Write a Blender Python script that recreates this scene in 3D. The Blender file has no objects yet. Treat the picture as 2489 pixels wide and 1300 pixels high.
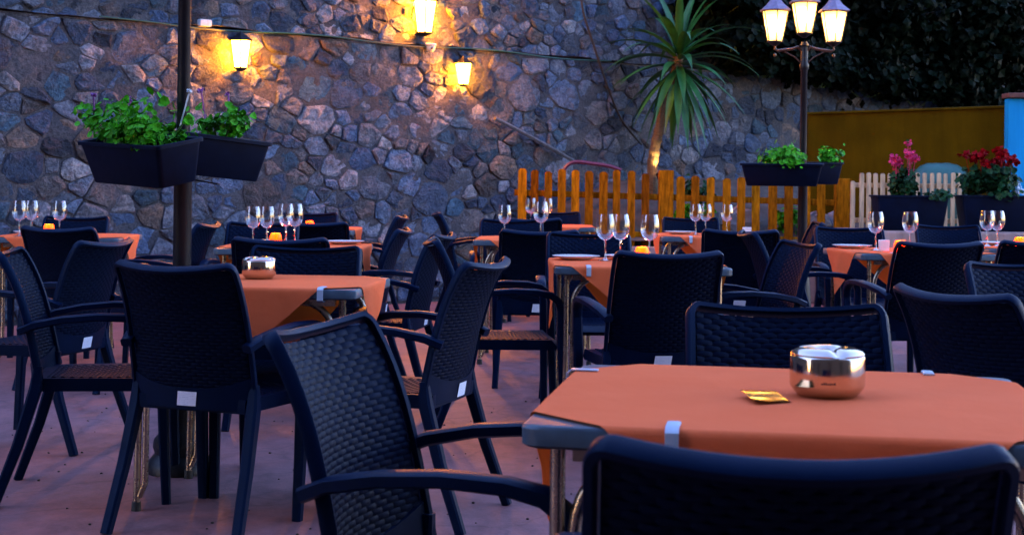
import bpy, bmesh, math, random
import numpy as np
from mathutils import Vector, Matrix
R = math.radians
random.seed(7)
rng = np.random.default_rng(7)
scene = bpy.context.scene
COL = scene.collection

# ---------------------------------------------------------------- camera
CAM_H, FPX, HY, ROLL = 1.18, 3550.0, 440.0, 0.0105
cam_data = bpy.data.cameras.new('camera')
cam = bpy.data.objects.new('camera', cam_data)
COL.objects.link(cam)
scene.camera = cam
cam_data.sensor_width = 36
cam_data.lens = 36 * FPX / 2489
cam_data.shift_y = -(650 - HY) / 2489
cam_data.clip_start, cam_data.clip_end = 0.05, 500
cam.matrix_world = Matrix.Translation((0, 0, CAM_H)) @ Matrix.Rotation(R(90), 4, 'X') @ Matrix.Rotation(ROLL, 4, 'Z')
cam_data.dof.use_dof = True
cam_data.dof.focus_distance = 5.2
cam_data.dof.aperture_fstop = 9.0

# ---------------------------------------------------------------- sky, sun, exposure
SUN_EL, SUN_AZ = R(5.0), R(266)          # last light low on the left
world = bpy.data.worlds.new('World')
scene.world = world
world.use_nodes = True
wn, wl = world.node_tree.nodes, world.node_tree.links
bg = wn['Background']
sky = wn.new('ShaderNodeTexSky')
sky.sky_type = 'NISHITA'
sky.sun_disc = False
sky.sun_elevation = SUN_EL
sky.sun_rotation = SUN_AZ
sky.ozone_density = 2.0
sky.dust_density = 0.3
sky.air_density = 1.2
tint = wn.new('ShaderNodeMix'); tint.data_type = 'RGBA'; tint.blend_type = 'MULTIPLY'
tint.inputs[0].default_value = 1.0
tint.inputs[7].default_value = (.88, 0.80, 1.22, 1)
wl.new(sky.outputs[0], tint.inputs[6])
wl.new(tint.outputs[2], bg.inputs['Color'])
bg.inputs['Strength'].default_value = 0.15
sd = bpy.data.lights.new('sun', 'SUN')
sd.energy = 0.25
sd.angle = R(15)
sd.color = (1.0, 0.72, 0.62)
sun = bpy.data.objects.new('sun', sd)
COL.objects.link(sun)
sdir = Vector((math.sin(SUN_AZ) * math.cos(SUN_EL), math.cos(SUN_AZ) * math.cos(SUN_EL), math.sin(SUN_EL)))
sun.rotation_euler = sdir.to_track_quat('Z', 'Y').to_euler()
scene.view_settings.view_transform = 'Standard'
scene.view_settings.look = 'None'
scene.view_settings.exposure = 3.8
scene.view_settings.gamma = 1.0
scene.cycles.max_bounces = 8
scene.cycles.transparent_max_bounces = 24
scene.cycles.sample_clamp_indirect = 4.0
scene.cycles.caustics_reflective = False
scene.cycles.caustics_refractive = False
scene.cycles.use_denoising = True

# ---------------------------------------------------------------- helpers
def px(x, y, d):
    u, v = x - 1244.5, y - HY
    u0, v0 = u + ROLL * v, v - ROLL * u
    return Vector((u0 * d / FPX, d, CAM_H - v0 * d / FPX))

def pz(x, y, z):
    u, v = x - 1244.5, y - HY
    v0 = v - ROLL * u
    return px(x, y, FPX * (CAM_H - z) / v0)

class MB:
    def __init__(self): self.v, self.f = [], []
    def add(self, vs, fs):
        o = len(self.v)
        self.v += [tuple(p) for p in vs]
        self.f += [tuple(i + o for i in f) for f in fs]
        return self
    def box(self, c, s, rz=0.0, taper=(1, 1)):
        x, y, z = s[0] / 2, s[1] / 2, s[2] / 2
        vs = []
        for k, zz in ((1, -z), (0, z)):
            tx, ty = (taper if k else (1, 1))
            for sx, sy in ((-1, -1), (1, -1), (1, 1), (-1, 1)):
                a, b = sx * x * tx, sy * y * ty
                vs.append((c[0] + a * math.cos(rz) - b * math.sin(rz), c[1] + a * math.sin(rz) + b * math.cos(rz), c[2] + zz))
        return self.add(vs, [(3, 2, 1, 0), (4, 5, 6, 7), (0, 1, 5, 4), (1, 2, 6, 5), (2, 3, 7, 6), (3, 0, 4, 7)])
    def tube(self, pts, r, n=8, cap=True):
        pts = [Vector(p) for p in pts]
        rr = r if isinstance(r, (list, tuple)) else [r] * len(pts)
        up = Vector((0, 0, 1)) if abs((pts[-1] - pts[0]).normalized().z) < .9 else Vector((0, 1, 0))
        vs, fs = [], []
        for i, p in enumerate(pts):
            t = (pts[min(i + 1, len(pts) - 1)] - pts[max(i - 1, 0)]).normalized()
            a = t.cross(up).normalized(); b = a.cross(t)
            for k in range(n):
                q = 2 * math.pi * k / n
                vs.append(p + (a * math.cos(q) + b * math.sin(q)) * rr[i])
        for i in range(len(pts) - 1):
            for k in range(n):
                fs.append((i * n + k, i * n + (k + 1) % n, (i + 1) * n + (k + 1) % n, (i + 1) * n + k))
        if cap:
            fs.append(tuple(range(n - 1, -1, -1))); fs.append(tuple((len(pts) - 1) * n + k for k in range(n)))
        return self.add(vs, fs)
    def sweep(self, pts, sides, w, h, n=8):
        """rounded-rectangle bar along pts; sides = width direction at each point"""
        pts = [Vector(p) for p in pts]
        ww = w if isinstance(w, (list, tuple)) else [w] * len(pts)
        hh = h if isinstance(h, (list, tuple)) else [h] * len(pts)
        prof = []
        for k in range(n):
            q = 2 * math.pi * (k + .5) / n
            c, s = math.cos(q), math.sin(q)
            prof.append((math.copysign(abs(c) ** .5, c) * .5, math.copysign(abs(s) ** .5, s) * .5))
        vs, fs = [], []
        for i, p in enumerate(pts):
            t = (pts[min(i + 1, len(pts) - 1)] - pts[max(i - 1, 0)]).normalized()
            a = Vector(sides[i]) if isinstance(sides, list) else Vector(sides)
            a = (a - t * a.dot(t)).normalized(); b = t.cross(a)
            for (c, s) in prof: vs.append(p + a * c * ww[i] + b * s * hh[i])
        for i in range(len(pts) - 1):
            for k in range(n):
                fs.append((i * n + k, i * n + (k + 1) % n, (i + 1) * n + (k + 1) % n, (i + 1) * n + k))
        fs.append(tuple(range(n - 1, -1, -1))); fs.append(tuple((len(pts) - 1) * n + k for k in range(n)))
        return self.add(vs, fs)
    def lathe(self, prof, n=24, c=(0, 0, 0), ph=0.0):
        vs, fs = [], []
        for r, z in prof:
            for k in range(n):
                q = 2 * math.pi * k / n + ph
                vs.append((c[0] + r * math.cos(q), c[1] + r * math.sin(q), c[2] + z))
        for i in range(len(prof) - 1):
            for k in range(n):
                fs.append((i * n + k, i * n + (k + 1) % n, (i + 1) * n + (k + 1) % n, (i + 1) * n + k))
        if prof[0][0] > 1e-4: fs.append(tuple(range(n - 1, -1, -1)))
        if prof[-1][0] > 1e-4: fs.append(tuple((len(prof) - 1) * n + k for k in range(n)))
        return self.add(vs, fs)
    def grid(self, fn, nu, nv):
        vs = [fn(i / nu, j / nv) for j in range(nv + 1) for i in range(nu + 1)]
        fs = [(j * (nu + 1) + i, j * (nu + 1) + i + 1, (j + 1) * (nu + 1) + i + 1, (j + 1) * (nu + 1) + i) for j in range(nv) for i in range(nu)]
        return self.add(vs, fs)
    def blob(self, c, r, n=8, jit=.2):
        prof = []
        vs, fs = [], []
        m = n // 2
        for i in range(m + 1):
            th = math.pi * i / m
            for k in range(n):
                q = 2 * math.pi * k / n
                j = 1 + random.uniform(-jit, jit)
                vs.append((c[0] + r[0] * math.sin(th) * math.cos(q) * j, c[1] + r[1] * math.sin(th) * math.sin(q) * j, c[2] + r[2] * math.cos(th) * j))
        for i in range(m):
            for k in range(n):
                fs.append((i * n + k, (i + 1) * n + k, (i + 1) * n + (k + 1) % n, i * n + (k + 1) % n))
        return self.add(vs, fs)
    def leaf(self, c, size, lobes=5, d=None, cup=.25):
        """a small rounded leaf of a few triangles, facing direction d"""
        d = Vector(d) if d is not None else Vector((random.gauss(0, 1), random.gauss(0, 1), random.gauss(.4, 1)))
        d.normalize()
        a = d.orthogonal().normalized(); b = d.cross(a)
        a0 = random.uniform(0, 6.28)
        vs = [Vector(c) - d * size * cup]
        for k in range(lobes):
            q = a0 + 2 * math.pi * k / lobes
            rr = size * random.uniform(.75, 1.15)
            vs.append(Vector(c) + (a * math.cos(q) + b * math.sin(q)) * rr)
        return self.add(vs, [(0, 1 + k, 1 + (k + 1) % lobes) for k in range(lobes)])
    def build(self, name, mat, parent=None, smooth=False, bevel=0.0, weld=False):
        me = bpy.data.meshes.new(name)
        me.from_pydata(self.v, [], self.f)
        if bevel or weld:
            bm = bmesh.new(); bm.from_mesh(me)
            if weld: bmesh.ops.remove_doubles(bm, verts=bm.verts, dist=1e-5)
            bmesh.ops.recalc_face_normals(bm, faces=bm.faces)
            if bevel: bmesh.ops.bevel(bm, geom=list(bm.edges), offset=bevel, segments=2, affect='EDGES', profile=.6)
            bm.to_mesh(me); bm.free()
        if smooth:
            me.polygons.foreach_set('use_smooth', [True] * len(me.polygons))
            try: me.set_sharp_from_angle(angle=R(42))
            except Exception: pass
        me.update()
        if mat: me.materials.append(mat)
        o = bpy.data.objects.new(name, me)
        COL.objects.link(o)
        if parent: o.parent = parent
        return o

def tag(o, label=None, cat=None, group=None, kind=None):
    if label: o['label'] = label
    if cat: o['category'] = cat
    if group: o['group'] = group
    if kind: o['kind'] = kind
    return o

def empty(name, loc=(0, 0, 0), rz=0.0):
    o = bpy.data.objects.new(name, None)
    o.empty_display_size = .1
    o.location = loc; o.rotation_euler = (0, 0, rz)
    COL.objects.link(o)
    return o

def copy_tree(o, parent=None):
    c = o.copy(); COL.objects.link(c); c.parent = parent
    for ch in list(o.children): copy_tree(ch, c)
    return c

class Maker:
    """first call gives the original, later calls give copies"""
    def __init__(self, root): self.root, self.used = root, False
    def get(self):
        if not self.used: self.used = True; return self.root
        return copy_tree(self.tmpl)
    def prepare(self):
        self.tmpl = self.root; return self

# ---------------------------------------------------------------- materials
def newmat(name):
    m = bpy.data.materials.new(name); m.use_nodes = True
    return m, m.node_tree.nodes, m.node_tree.links, m.node_tree.nodes['Principled BSDF']

def ramp(n, l, src, stops):
    r = n.new('ShaderNodeValToRGB')
    while len(r.color_ramp.elements) < len(stops): r.color_ramp.elements.new(.5)
    for e, (p, c) in zip(r.color_ramp.elements, stops):
        e.position = p; e.color = (*c, 1)
    l.new(src, r.inputs[0])
    return r.outputs[0]

def noise(n, l, scale, detail=4, rough=.6, coord='Object', dist=0.0, stretch=None):
    tc = n.new('ShaderNodeTexCoord')
    t = n.new('ShaderNodeTexNoise')
    t.inputs['Scale'].default_value = scale; t.inputs['Detail'].default_value = detail
    t.inputs['Roughness'].default_value = rough; t.inputs['Distortion'].default_value = dist
    if stretch:
        mp = n.new('ShaderNodeMapping'); mp.inputs['Scale'].default_value = stretch
        l.new(tc.outputs[coord], mp.inputs[0]); l.new(mp.outputs[0], t.inputs['Vector'])
    else: l.new(tc.outputs[coord], t.inputs['Vector'])
    return t.outputs['Fac']

def bump(n, l, b, src, strength, dist=.01):
    bp = n.new('ShaderNodeBump'); bp.inputs['Strength'].default_value = strength; bp.inputs['Distance'].default_value = dist
    l.new(src, bp.inputs['Height'])
    l.new(bp.outputs[0], b.inputs['Normal'])
    return bp

def simple(name, c, rough=.5, metal=0.0, var=.25, scale=30, bmp=0.0, bscale=200, spec=.5, stretch=None, coord='Object'):
    m, n, l, b = newmat(name)
    lo = tuple(x * (1 - var) for x in c); hi = tuple(min(1, x * (1 + var)) for x in c)
    f = noise(n, l, scale, stretch=stretch, coord=coord)
    l.new(ramp(n, l, f, [(.3, lo), (.7, hi)]), b.inputs['Base Color'])
    b.inputs['Metallic'].default_value = metal
    b.inputs['Specular IOR Level'].default_value = spec
    mr = n.new('ShaderNodeMapRange'); mr.inputs[3].default_value = max(.03, rough - .1); mr.inputs[4].default_value = min(1, rough + .1)
    l.new(noise(n, l, scale * 2.3, coord=coord), mr.inputs[0]); l.new(mr.outputs[0], b.inputs['Roughness'])
    if bmp: bump(n, l, b, noise(n, l, bscale, 6, coord=coord), bmp)
    return m

def emis(name, c, s):
    m, n, l, b = newmat(name)
    b.inputs['Base Color'].default_value = (*[min(1, x) for x in c], 1)
    b.inputs['Emission Color'].default_value = (*c, 1); b.inputs['Emission Strength'].default_value = s
    return m

M = {}
M['chair'] = simple('chair_resin', (.0010, .0055, .023), .45, var=.2, scale=8, bmp=.12, bscale=500, spec=.12)
M['chair'].node_tree.nodes['Principled BSDF'].inputs['Specular Tint'].default_value = (.30, .55, 1, 1)  # paints blue sky reflections into the resin highlights
M['weave'] = simple('chair_weave', (.0014, .0046, .017), .5, var=.3, scale=60, bmp=.1, bscale=300, spec=.065)
M['weave'].node_tree.nodes['Principled BSDF'].inputs['Specular Tint'].default_value = (.42, .6, 1, 1)  # blue sky sheen painted into the weave highlights too
M['laminate'] = simple('table_laminate', (.055, .085, .115), .4, spec=.3, var=.15, scale=25)
M['tube'] = simple('table_tube_metal', (.40, .33, .24), .28, metal=1, var=.2, scale=14)
M['foot'] = simple('rubber_foot', (.015, .015, .015), .7)
M['steel'] = simple('ashtray_steel', (.70, .57, .47), .13, metal=1, var=.06, scale=20)  # warm tint paints the orange cloth's reflection into the steel
M['gold'] = simple('foil', (.52, .36, .16), .10, metal=1, var=.1)
M['clip'] = simple('clip_plastic', (.42, .50, .60), .35, var=.05)
M['china'] = simple('white_china', (.75, .74, .74), .2, var=.03)
M['napkin'] = simple('paper_napkin', (.78, .78, .80), .8, var=.05, bmp=.2, bscale=60)
M['planter'] = simple('planter_plastic', (.0012, .005, .020), .55, var=.25, scale=12, bmp=.1, spec=.08)
M['soil'] = simple('potting_soil', (.03, .02, .014), .95, var=.5, scale=80, bmp=.8, bscale=120)
M['iron'] = simple('painted_iron', (.005, .006, .010), .42, spec=.3, var=.3, scale=18, bmp=.15, bscale=150)
M['bronze'] = simple('lamp_bronze', (.10, .045, .025), .35, metal=.6, var=.3, scale=30)
M['fence'] = simple('fence_wood', (.36, .135, .003), .7, spec=.04, var=.55, scale=14, bmp=.4, bscale=60, stretch=(3, 3, .5))
def per_object(m, lo, hi):
    n, l = m.node_tree.nodes, m.node_tree.links
    b = n['Principled BSDF']; src = b.inputs['Base Color'].links[0].from_socket
    oi = n.new('ShaderNodeObjectInfo'); mx = n.new('ShaderNodeMix'); mx.data_type = 'RGBA'; mx.blend_type = 'MULTIPLY'; mx.inputs[0].default_value = 1
    l.new(src, mx.inputs[6]); l.new(ramp(n, l, oi.outputs['Random'], [(0, lo), (1, hi)]), mx.inputs[7]); l.new(mx.outputs[2], b.inputs['Base Color'])
per_object(M['fence'], (.45, .34, .4), (1.05, 1.02, 1.0))
M['slat'] = simple('pale_slat_wood', (.52, .36, .21), .75, var=.35, scale=12, bmp=.4, bscale=60, stretch=(3, 3, .5))
M['ochre'] = simple('ochre_render', (.068, .040, .001), .85, spec=.03, var=.22, scale=2.2, bmp=.3, bscale=60)
M['blue'] = simple('dusk_blue_render', (.006, .25, .55), .7, spec=.1, var=.04, scale=2)  # white wall: blue dusk light is put into the base colour
M['roof'] = simple('roof_edge', (.10, .035, .025), .8, var=.3)
M['tarp'] = simple('teal_tarp', (.010, .075, .065), .45, var=.25, scale=9, bmp=.5, bscale=18)
M['leaf'] = simple('geranium_leaf', (.040, .27, .006), .5, spec=.12, var=.6, scale=14, coord='Object')
M['darkleaf'] = simple('shrub_leaf', (.008, .045, .014), .5, spec=.12, var=.6, scale=6)
M['treeleaf'] = simple('tree_leaf', (.0009, .0042, .0010), .6, spec=.06, var=.6, scale=2)  # near-black because the shade on the trees is put into the colour
M['palm'] = simple('palm_leaf', (.016, .095, .020), .4, spec=.3, var=.5, scale=5)
M['bark'] = simple('palm_bark', (.085, .055, .026), .9, var=.4, scale=20, bmp=1, bscale=40, stretch=(1, 1, 3))
M['treebark'] = simple('tree_bark', (.04, .03, .022), .9, var=.4, scale=10, bmp=.8, bscale=30)
M['stem'] = simple('green_stem', (.06, .12, .03), .6)
M['pink'] = simple('pink_petal', (.48, .035, .12), .7, spec=.05, var=.4, scale=40)
M['red'] = simple('red_petal', (.20, .002, .006), .7, spec=.05, var=.4, scale=40)
M['violet'] = simple('violet_petal', (.22, .07, .32), .6, var=.5, scale=60)
M['white'] = simple('white_petal', (.55, .65, .72), .6, var=.2)
M['cable_black'] = simple('black_cable', (.01, .01, .011), .5)
M['cable_green'] = simple('green_cable', (.010, .055, .035), .5)
M['hose'] = simple('purple_hose', (.085, .014, .045), .45)
M['box_plastic'] = simple('box_plastic', (.45, .50, .55), .5)
M['pipe'] = simple('grey_pipe', (.07, .075, .09), .5, var=.4)
M['debris'] = simple('dry_debris', (.03, .02, .012), .9)
M['rock'] = simple('bed_rock', (.24, .22, .23), .9, var=.4, scale=5, bmp=.8, bscale=14)
M['earth'] = simple('bed_earth', (.07, .055, .045), .95, var=.5, scale=6, bmp=1, bscale=20)
M['hill'] = simple('hillside_earth', (.006, .008, .005), .95, var=.5, scale=1.5, bmp=1, bscale=6)
M['pinkwall'] = simple('pink_render', (.32, .22, .20), .85, var=.2, scale=4, bmp=.3, bscale=60)
M['lens'] = emis('uplight_lens', (1.0, .55, .15), 1.5)
M['bulb'] = emis('lamp_bulb', (1.0, .50, .09), 15.0)
M['dimbulb'] = emis('dim_lamp_bulb', (1.0, .46, .08), 2.6)
def frosted():
    m, n, l, b = newmat('frosted_lamp_glass')
    b.inputs['Base Color'].default_value = (.8, .78, .72, 1); b.inputs['Roughness'].default_value = .3
    tr = n.new('ShaderNodeBsdfTranslucent'); tr.inputs[0].default_value = (.95, .88, .75, 1)
    tp_ = n.new('ShaderNodeBsdfTransparent')
    m1 = n.new('ShaderNodeMixShader'); m1.inputs[0].default_value = .75
    m2 = n.new('ShaderNodeMixShader'); m2.inputs[0].default_value = .25
    l.new(b.outputs[0], m1.inputs[1]); l.new(tr.outputs[0], m1.inputs[2])
    l.new(m1.outputs[0], m2.inputs[1]); l.new(tp_.outputs[0], m2.inputs[2])
    l.new(m2.outputs[0], n['Material Output'].inputs[0])
    return m
M['pane'] = frosted()
M['wallpane'] = emis('wall_lamp_glass', (1.0, .27, .008), 36.0)
M['flame'] = emis('candle_flame', (1.0, .55, .16), 6.0)
M['wax'] = simple('wax', (.8, .72, .6), .5, var=.05)
M['sticker'] = None

def streaks(m, amt):
    n, l = m.node_tree.nodes, m.node_tree.links
    b = n['Principled BSDF']; src = b.inputs['Base Color'].links[0].from_socket
    mx = n.new('ShaderNodeMix'); mx.data_type = 'RGBA'; mx.blend_type = 'MULTIPLY'; mx.inputs[0].default_value = amt
    l.new(src, mx.inputs[6]); l.new(ramp(n, l, noise(n, l, 7, 6, .65, stretch=(1, 1, .12)), [(.35, (.45, .42, .4)), (.6, (1.1, 1.1, 1.1))]), mx.inputs[7]); l.new(mx.outputs[2], b.inputs['Base Color'])
streaks(M['ochre'], .35); streaks(M['blue'], .25); streaks(M['pinkwall'], .6); streaks(M['mortar'], 0) if 'mortar' in M else None
def amber():
    m, n, l, b = newmat('amber_glass')
    b.inputs['Base Color'].default_value = (1, .20, .02, 1); b.inputs['Roughness'].default_value = .25
    tr = n.new('ShaderNodeBsdfTranslucent'); tr.inputs[0].default_value = (1, .23, .02, 1)
    mx = n.new('ShaderNodeMixShader'); mx.inputs[0].default_value = .7
    l.new(b.outputs[0], mx.inputs[1]); l.new(tr.outputs[0], mx.inputs[2])
    l.new(mx.outputs[0], n['Material Output'].inputs[0])
    return m
M['amber'] = amber()

def thin_glass():
    m, n, l, b = newmat('wine_glass')
    n.remove(b)
    tr = n.new('ShaderNodeBsdfTransparent'); tr.inputs[0].default_value = (.94, .95, .97, 1)
    gl = n.new('ShaderNodeBsdfGlossy'); gl.inputs['Roughness'].default_value = .04
    lw = n.new('ShaderNodeLayerWeight'); lw.inputs[0].default_value = .32
    mr = n.new('ShaderNodeMapRange'); mr.inputs[3].default_value = .07; mr.inputs[4].default_value = .85
    l.new(lw.outputs['Facing'], mr.inputs[0])
    mx = n.new('ShaderNodeMixShader')
    l.new(mr.outputs[0], mx.inputs[0]); l.new(tr.outputs[0], mx.inputs[1]); l.new(gl.outputs[0], mx.inputs[2])
    l.new(mx.outputs[0], n['Material Output'].inputs[0])
    return m
M['glass'] = thin_glass()

def cloth_mat():
    m, n, l, b = newmat('orange_tablecloth')
    l.new(ramp(n, l, noise(n, l, 3.0), [(.3, (.93, .165, .056)), (.7, (.98, .195, .072))]), b.inputs['Base Color'])
    b.inputs['Roughness'].default_value = .78
    b.inputs['Specular IOR Level'].default_value = .03
    b.inputs['Sheen Weight'].default_value = .0
    b.inputs['Sheen Tint'].default_value = (.9, .8, .9, 1)
    ad = n.new('ShaderNodeMath'); ad.operation = 'MULTIPLY_ADD'; ad.inputs[1].default_value = .12
    l.new(noise(n, l, 420, 2), ad.inputs[0]); l.new(noise(n, l, 7, 3), ad.inputs[2])
    wr = n.new('ShaderNodeMath'); wr.operation = 'MULTIPLY_ADD'; wr.inputs[1].default_value = .35
    l.new(noise(n, l, 11, 5, .55, dist=1.6, stretch=(1, .35, 1)), wr.inputs[0]); l.new(ad.outputs[0], wr.inputs[2])
    bump(n, l, b, wr.outputs[0], .38, .012)
    tr = n.new('ShaderNodeBsdfTranslucent'); tr.inputs[0].default_value = (.95, .22, .02, 1)
    mx = n.new('ShaderNodeMixShader'); mx.inputs[0].default_value = .12
    l.new(b.outputs[0], mx.inputs[1]); l.new(tr.outputs[0], mx.inputs[2])
    l.new(mx.outputs[0], n['Material Output'].inputs[0])
    return m
M['cloth'] = cloth_mat()

def sticker_mat():
    m, n, l, b = newmat('paper_sticker')
    tc = n.new('ShaderNodeTexCoord')
    w = n.new('ShaderNodeTexWave'); w.bands_direction = 'Z'; w.inputs['Scale'].default_value = 55; w.inputs['Distortion'].default_value = 0
    l.new(tc.outputs['Object'], w.inputs['Vector'])
    nz = noise(n, l, 160)
    mu = n.new('ShaderNodeMath'); mu.operation = 'MULTIPLY'
    l.new(w.outputs['Fac'], mu.inputs[0]); l.new(nz, mu.inputs[1])
    l.new(ramp(n, l, mu.outputs[0], [(.45, (.72, .78, .86)), (.62, (.42, .48, .58))]), b.inputs['Base Color'])
    b.inputs['Roughness'].default_value = .4
    return m
M['sticker'] = sticker_mat()

def stone_mat():
    m, n, l, b = newmat('rubble_stone')
    at = n.new('ShaderNodeAttribute'); at.attribute_name = 'tint'
    f1 = noise(n, l, 9, 8, .7, 'Object', dist=.6)
    f2 = noise(n, l, 42, 6, .7)
    mx = n.new('ShaderNodeMix'); mx.data_type = 'RGBA'; mx.blend_type = 'MULTIPLY'; mx.inputs[0].default_value = 1
    l.new(at.outputs['Color'], mx.inputs[6])
    l.new(ramp(n, l, f1, [(.28, (.20, .24, .34)), (.48, (.85, .9, 1.0)), (.72, (1.9, 1.65, 1.55))]), mx.inputs[7])
    mx2 = n.new('ShaderNodeMix'); mx2.data_type = 'RGBA'; mx2.blend_type = 'MULTIPLY'; mx2.inputs[0].default_value = .8
    l.new(mx.outputs[2], mx2.inputs[6]); l.new(ramp(n, l, f2, [(.32, (.28, .30, .36)), (.62, (1.3, 1.25, 1.22))]), mx2.inputs[7])
    sm = noise(n, l, 3.4, 9, .72, dist=1.2)
    mk = ramp(n, l, sm, [(.53, (0, 0, 0)), (.66, (.85, .85, .85))])
    mx3 = n.new('ShaderNodeMix'); mx3.data_type = 'RGBA'
    l.new(mk, mx3.inputs[0]); l.new(mx2.outputs[2], mx3.inputs[6])
    l.new(ramp(n, l, f2, [(.34, (.04, .05, .07)), (.6, (.125, .128, .145))]), mx3.inputs[7])
    l.new(mx3.outputs[2], b.inputs['Base Color'])
    b.inputs['Roughness'].default_value = .9
    ad = n.new('ShaderNodeMath'); ad.operation = 'ADD'
    l.new(f1, ad.inputs[0]); l.new(f2, ad.inputs[1])
    bump(n, l, b, ad.outputs[0], 1.0, .06)
    return m
M['stone'] = stone_mat()

def mortar_mat():
    m, n, l, b = newmat('wall_mortar')
    f1 = noise(n, l, 3.0, 8, .7, dist=.5); f2 = noise(n, l, 38, 8, .75)
    mx = n.new('ShaderNodeMix'); mx.data_type = 'RGBA'; mx.blend_type = 'MULTIPLY'; mx.inputs[0].default_value = .85
    l.new(ramp(n, l, f1, [(.25, (.024, .034, .052)), (.5, (.072, .078, .095)), (.75, (.155, .140, .142))]), mx.inputs[6])
    l.new(ramp(n, l, f2, [(.34, (.22, .24, .30)), (.6, (1.25, 1.2, 1.18))]), mx.inputs[7])
    l.new(mx.outputs[2], b.inputs['Base Color'])
    b.inputs['Roughness'].default_value = .95
    bump(n, l, b, f2, 1.0, .03)
    return m
M['mortar'] = mortar_mat()

def floor_mat():
    m, n, l, b = newmat('stamped_concrete')
    f1 = noise(n, l, .9, 6, .65, dist=.8); f2 = noise(n, l, 9, 8, .7, stretch=(1, .6, 1)); f3 = noise(n, l, 90, 4)
    c1 = ramp(n, l, f1, [(.3, (.31, .095, .075)), (.5, (.235, .098, .096)), (.7, (.21, .108, .122))])
    mx = n.new('ShaderNodeMix'); mx.data_type = 'RGBA'; mx.blend_type = 'MULTIPLY'; mx.inputs[0].default_value = .8
    l.new(c1, mx.inputs[6]); l.new(ramp(n, l, f2, [(.28, (.42, .38, .40)), (.7, (1.32, 1.26, 1.28))]), mx.inputs[7])
    vo = n.new('ShaderNodeTexVoronoi'); vo.feature = 'DISTANCE_TO_EDGE'; vo.inputs['Scale'].default_value = 1.5
    tc = n.new('ShaderNodeTexCoord')
    dm = n.new('ShaderNodeVectorMath'); dm.operation = 'ADD'
    nv = n.new('ShaderNodeTexNoise'); nv.inputs['Scale'].default_value = 5
    sc = n.new('ShaderNodeVectorMath'); sc.operation = 'SCALE'; sc.inputs['Scale'].default_value = .25
    l.new(tc.outputs['Object'], nv.inputs['Vector']); l.new(nv.outputs['Color'], sc.inputs[0])
    l.new(tc.outputs['Object'], dm.inputs[0]); l.new(sc.outputs[0], dm.inputs[1]); l.new(dm.outputs[0], vo.inputs['Vector'])
    mx2 = n.new('ShaderNodeMix'); mx2.data_type = 'RGBA'; mx2.blend_type = 'MULTIPLY'; mx2.inputs[0].default_value = .45
    crack = ramp(n, l, vo.outputs['Distance'], [(.0, (.35, .35, .35)), (.02, (1, 1, 1))])
    l.new(mx.outputs[2], mx2.inputs[6]); l.new(crack, mx2.inputs[7])
    l.new(mx2.outputs[2], b.inputs['Base Color'])
    b.inputs['Roughness'].default_value = .62
    ad = n.new('ShaderNodeMath'); ad.operation = 'MULTIPLY_ADD'; ad.inputs[1].default_value = .2
    l.new(f3, ad.inputs[0]); l.new(f2, ad.inputs[2])
    bump(n, l, b, ad.outputs[0], .5, .012)
    return m
M['floor'] = floor_mat()

# ---------------------------------------------------------------- ground
g = MB().grid(lambda a, b: (-60 + 120 * a, -60 + 120 * b, 0), 6, 6).build('terrace_floor', M['floor'])
tag(g, 'pinkish stamped concrete terrace floor', 'floor', kind='structure')

# ---------------------------------------------------------------- stone wall
W0 = Vector((-.68, 14.3, 0)); WD = Vector((.763, .646, 0)).normalized(); WN = Vector((WD.y, -WD.x, 0))
LEDGE, SETB = 2.47, .26
def wp(s, z, off=0.0): return W0 + WD * s + WN * off + Vector((0, 0, z))
def wall_s(x, depth_hint=14, off=0):
    k = (x - 1244.5) / FPX
    return (k * (W0.y + WN.y * off) - W0.x - WN.x * off) / (WD.x - k * WD.y)
def wall_px(x, y, off=0.0):
    d = wp(wall_s(x, off=off), 0, off).y
    p = px(x, y, d)
    return p
def hash2(x, y):
    return math.sin(x * 12.9898 + y * 78.233) * 43758.5453 % 1
def vn(x, y):
    xi, yi = math.floor(x), math.floor(y); fx, fy = x - xi, y - yi
    fx, fy = fx * fx * (3 - 2 * fx), fy * fy * (3 - 2 * fy)
    a = hash2(xi, yi) * (1 - fx) + hash2(xi + 1, yi) * fx
    b = hash2(xi, yi + 1) * (1 - fx) + hash2(xi + 1, yi + 1) * fx
    return a * (1 - fy) + b * fy

wall = empty('stone_wall', W0)
wall.rotation_euler = (0, 0, math.atan2(WD.y, WD.x))      # local x along the wall, local -y towards the terrace
tag(wall, 'tall rubble stone retaining wall with grey stones in pink mortar behind the tables', 'wall')
S0, S1 = -22.0, 13.0
def mort(s, z): return -(.004 + .022 * vn(s * 4.3, z * 5.1) + .013 * vn(s * 17, z * 17) + .008 * vn(s * 41, z * 41))
b = MB().grid(lambda a, c: (S0 + (S1 - S0) * a, mort(S0 + (S1 - S0) * a, LEDGE * c), LEDGE * c), 900, 64)
b.build('mortar_face', M['mortar'], wall, smooth=True)
b = MB().grid(lambda a, c: (S0 + (S1 - S0) * a, -.05 + (SETB + .05) * c - .02 * vn(a * 90, c * 3), LEDGE + .03 * vn(a * 160, c * 5)), 200, 3)
b.build('ledge', M['mortar'], wall, smooth=True)
UT = 4.6
b = MB().grid(lambda a, c: (S0 + 26.5 * a, SETB + mort(a * 88, c * 9), LEDGE - .02 + (UT - LEDGE) * c), 400, 36)
b.build('mortar_upper_face', M['mortar'], wall, smooth=True)

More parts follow.
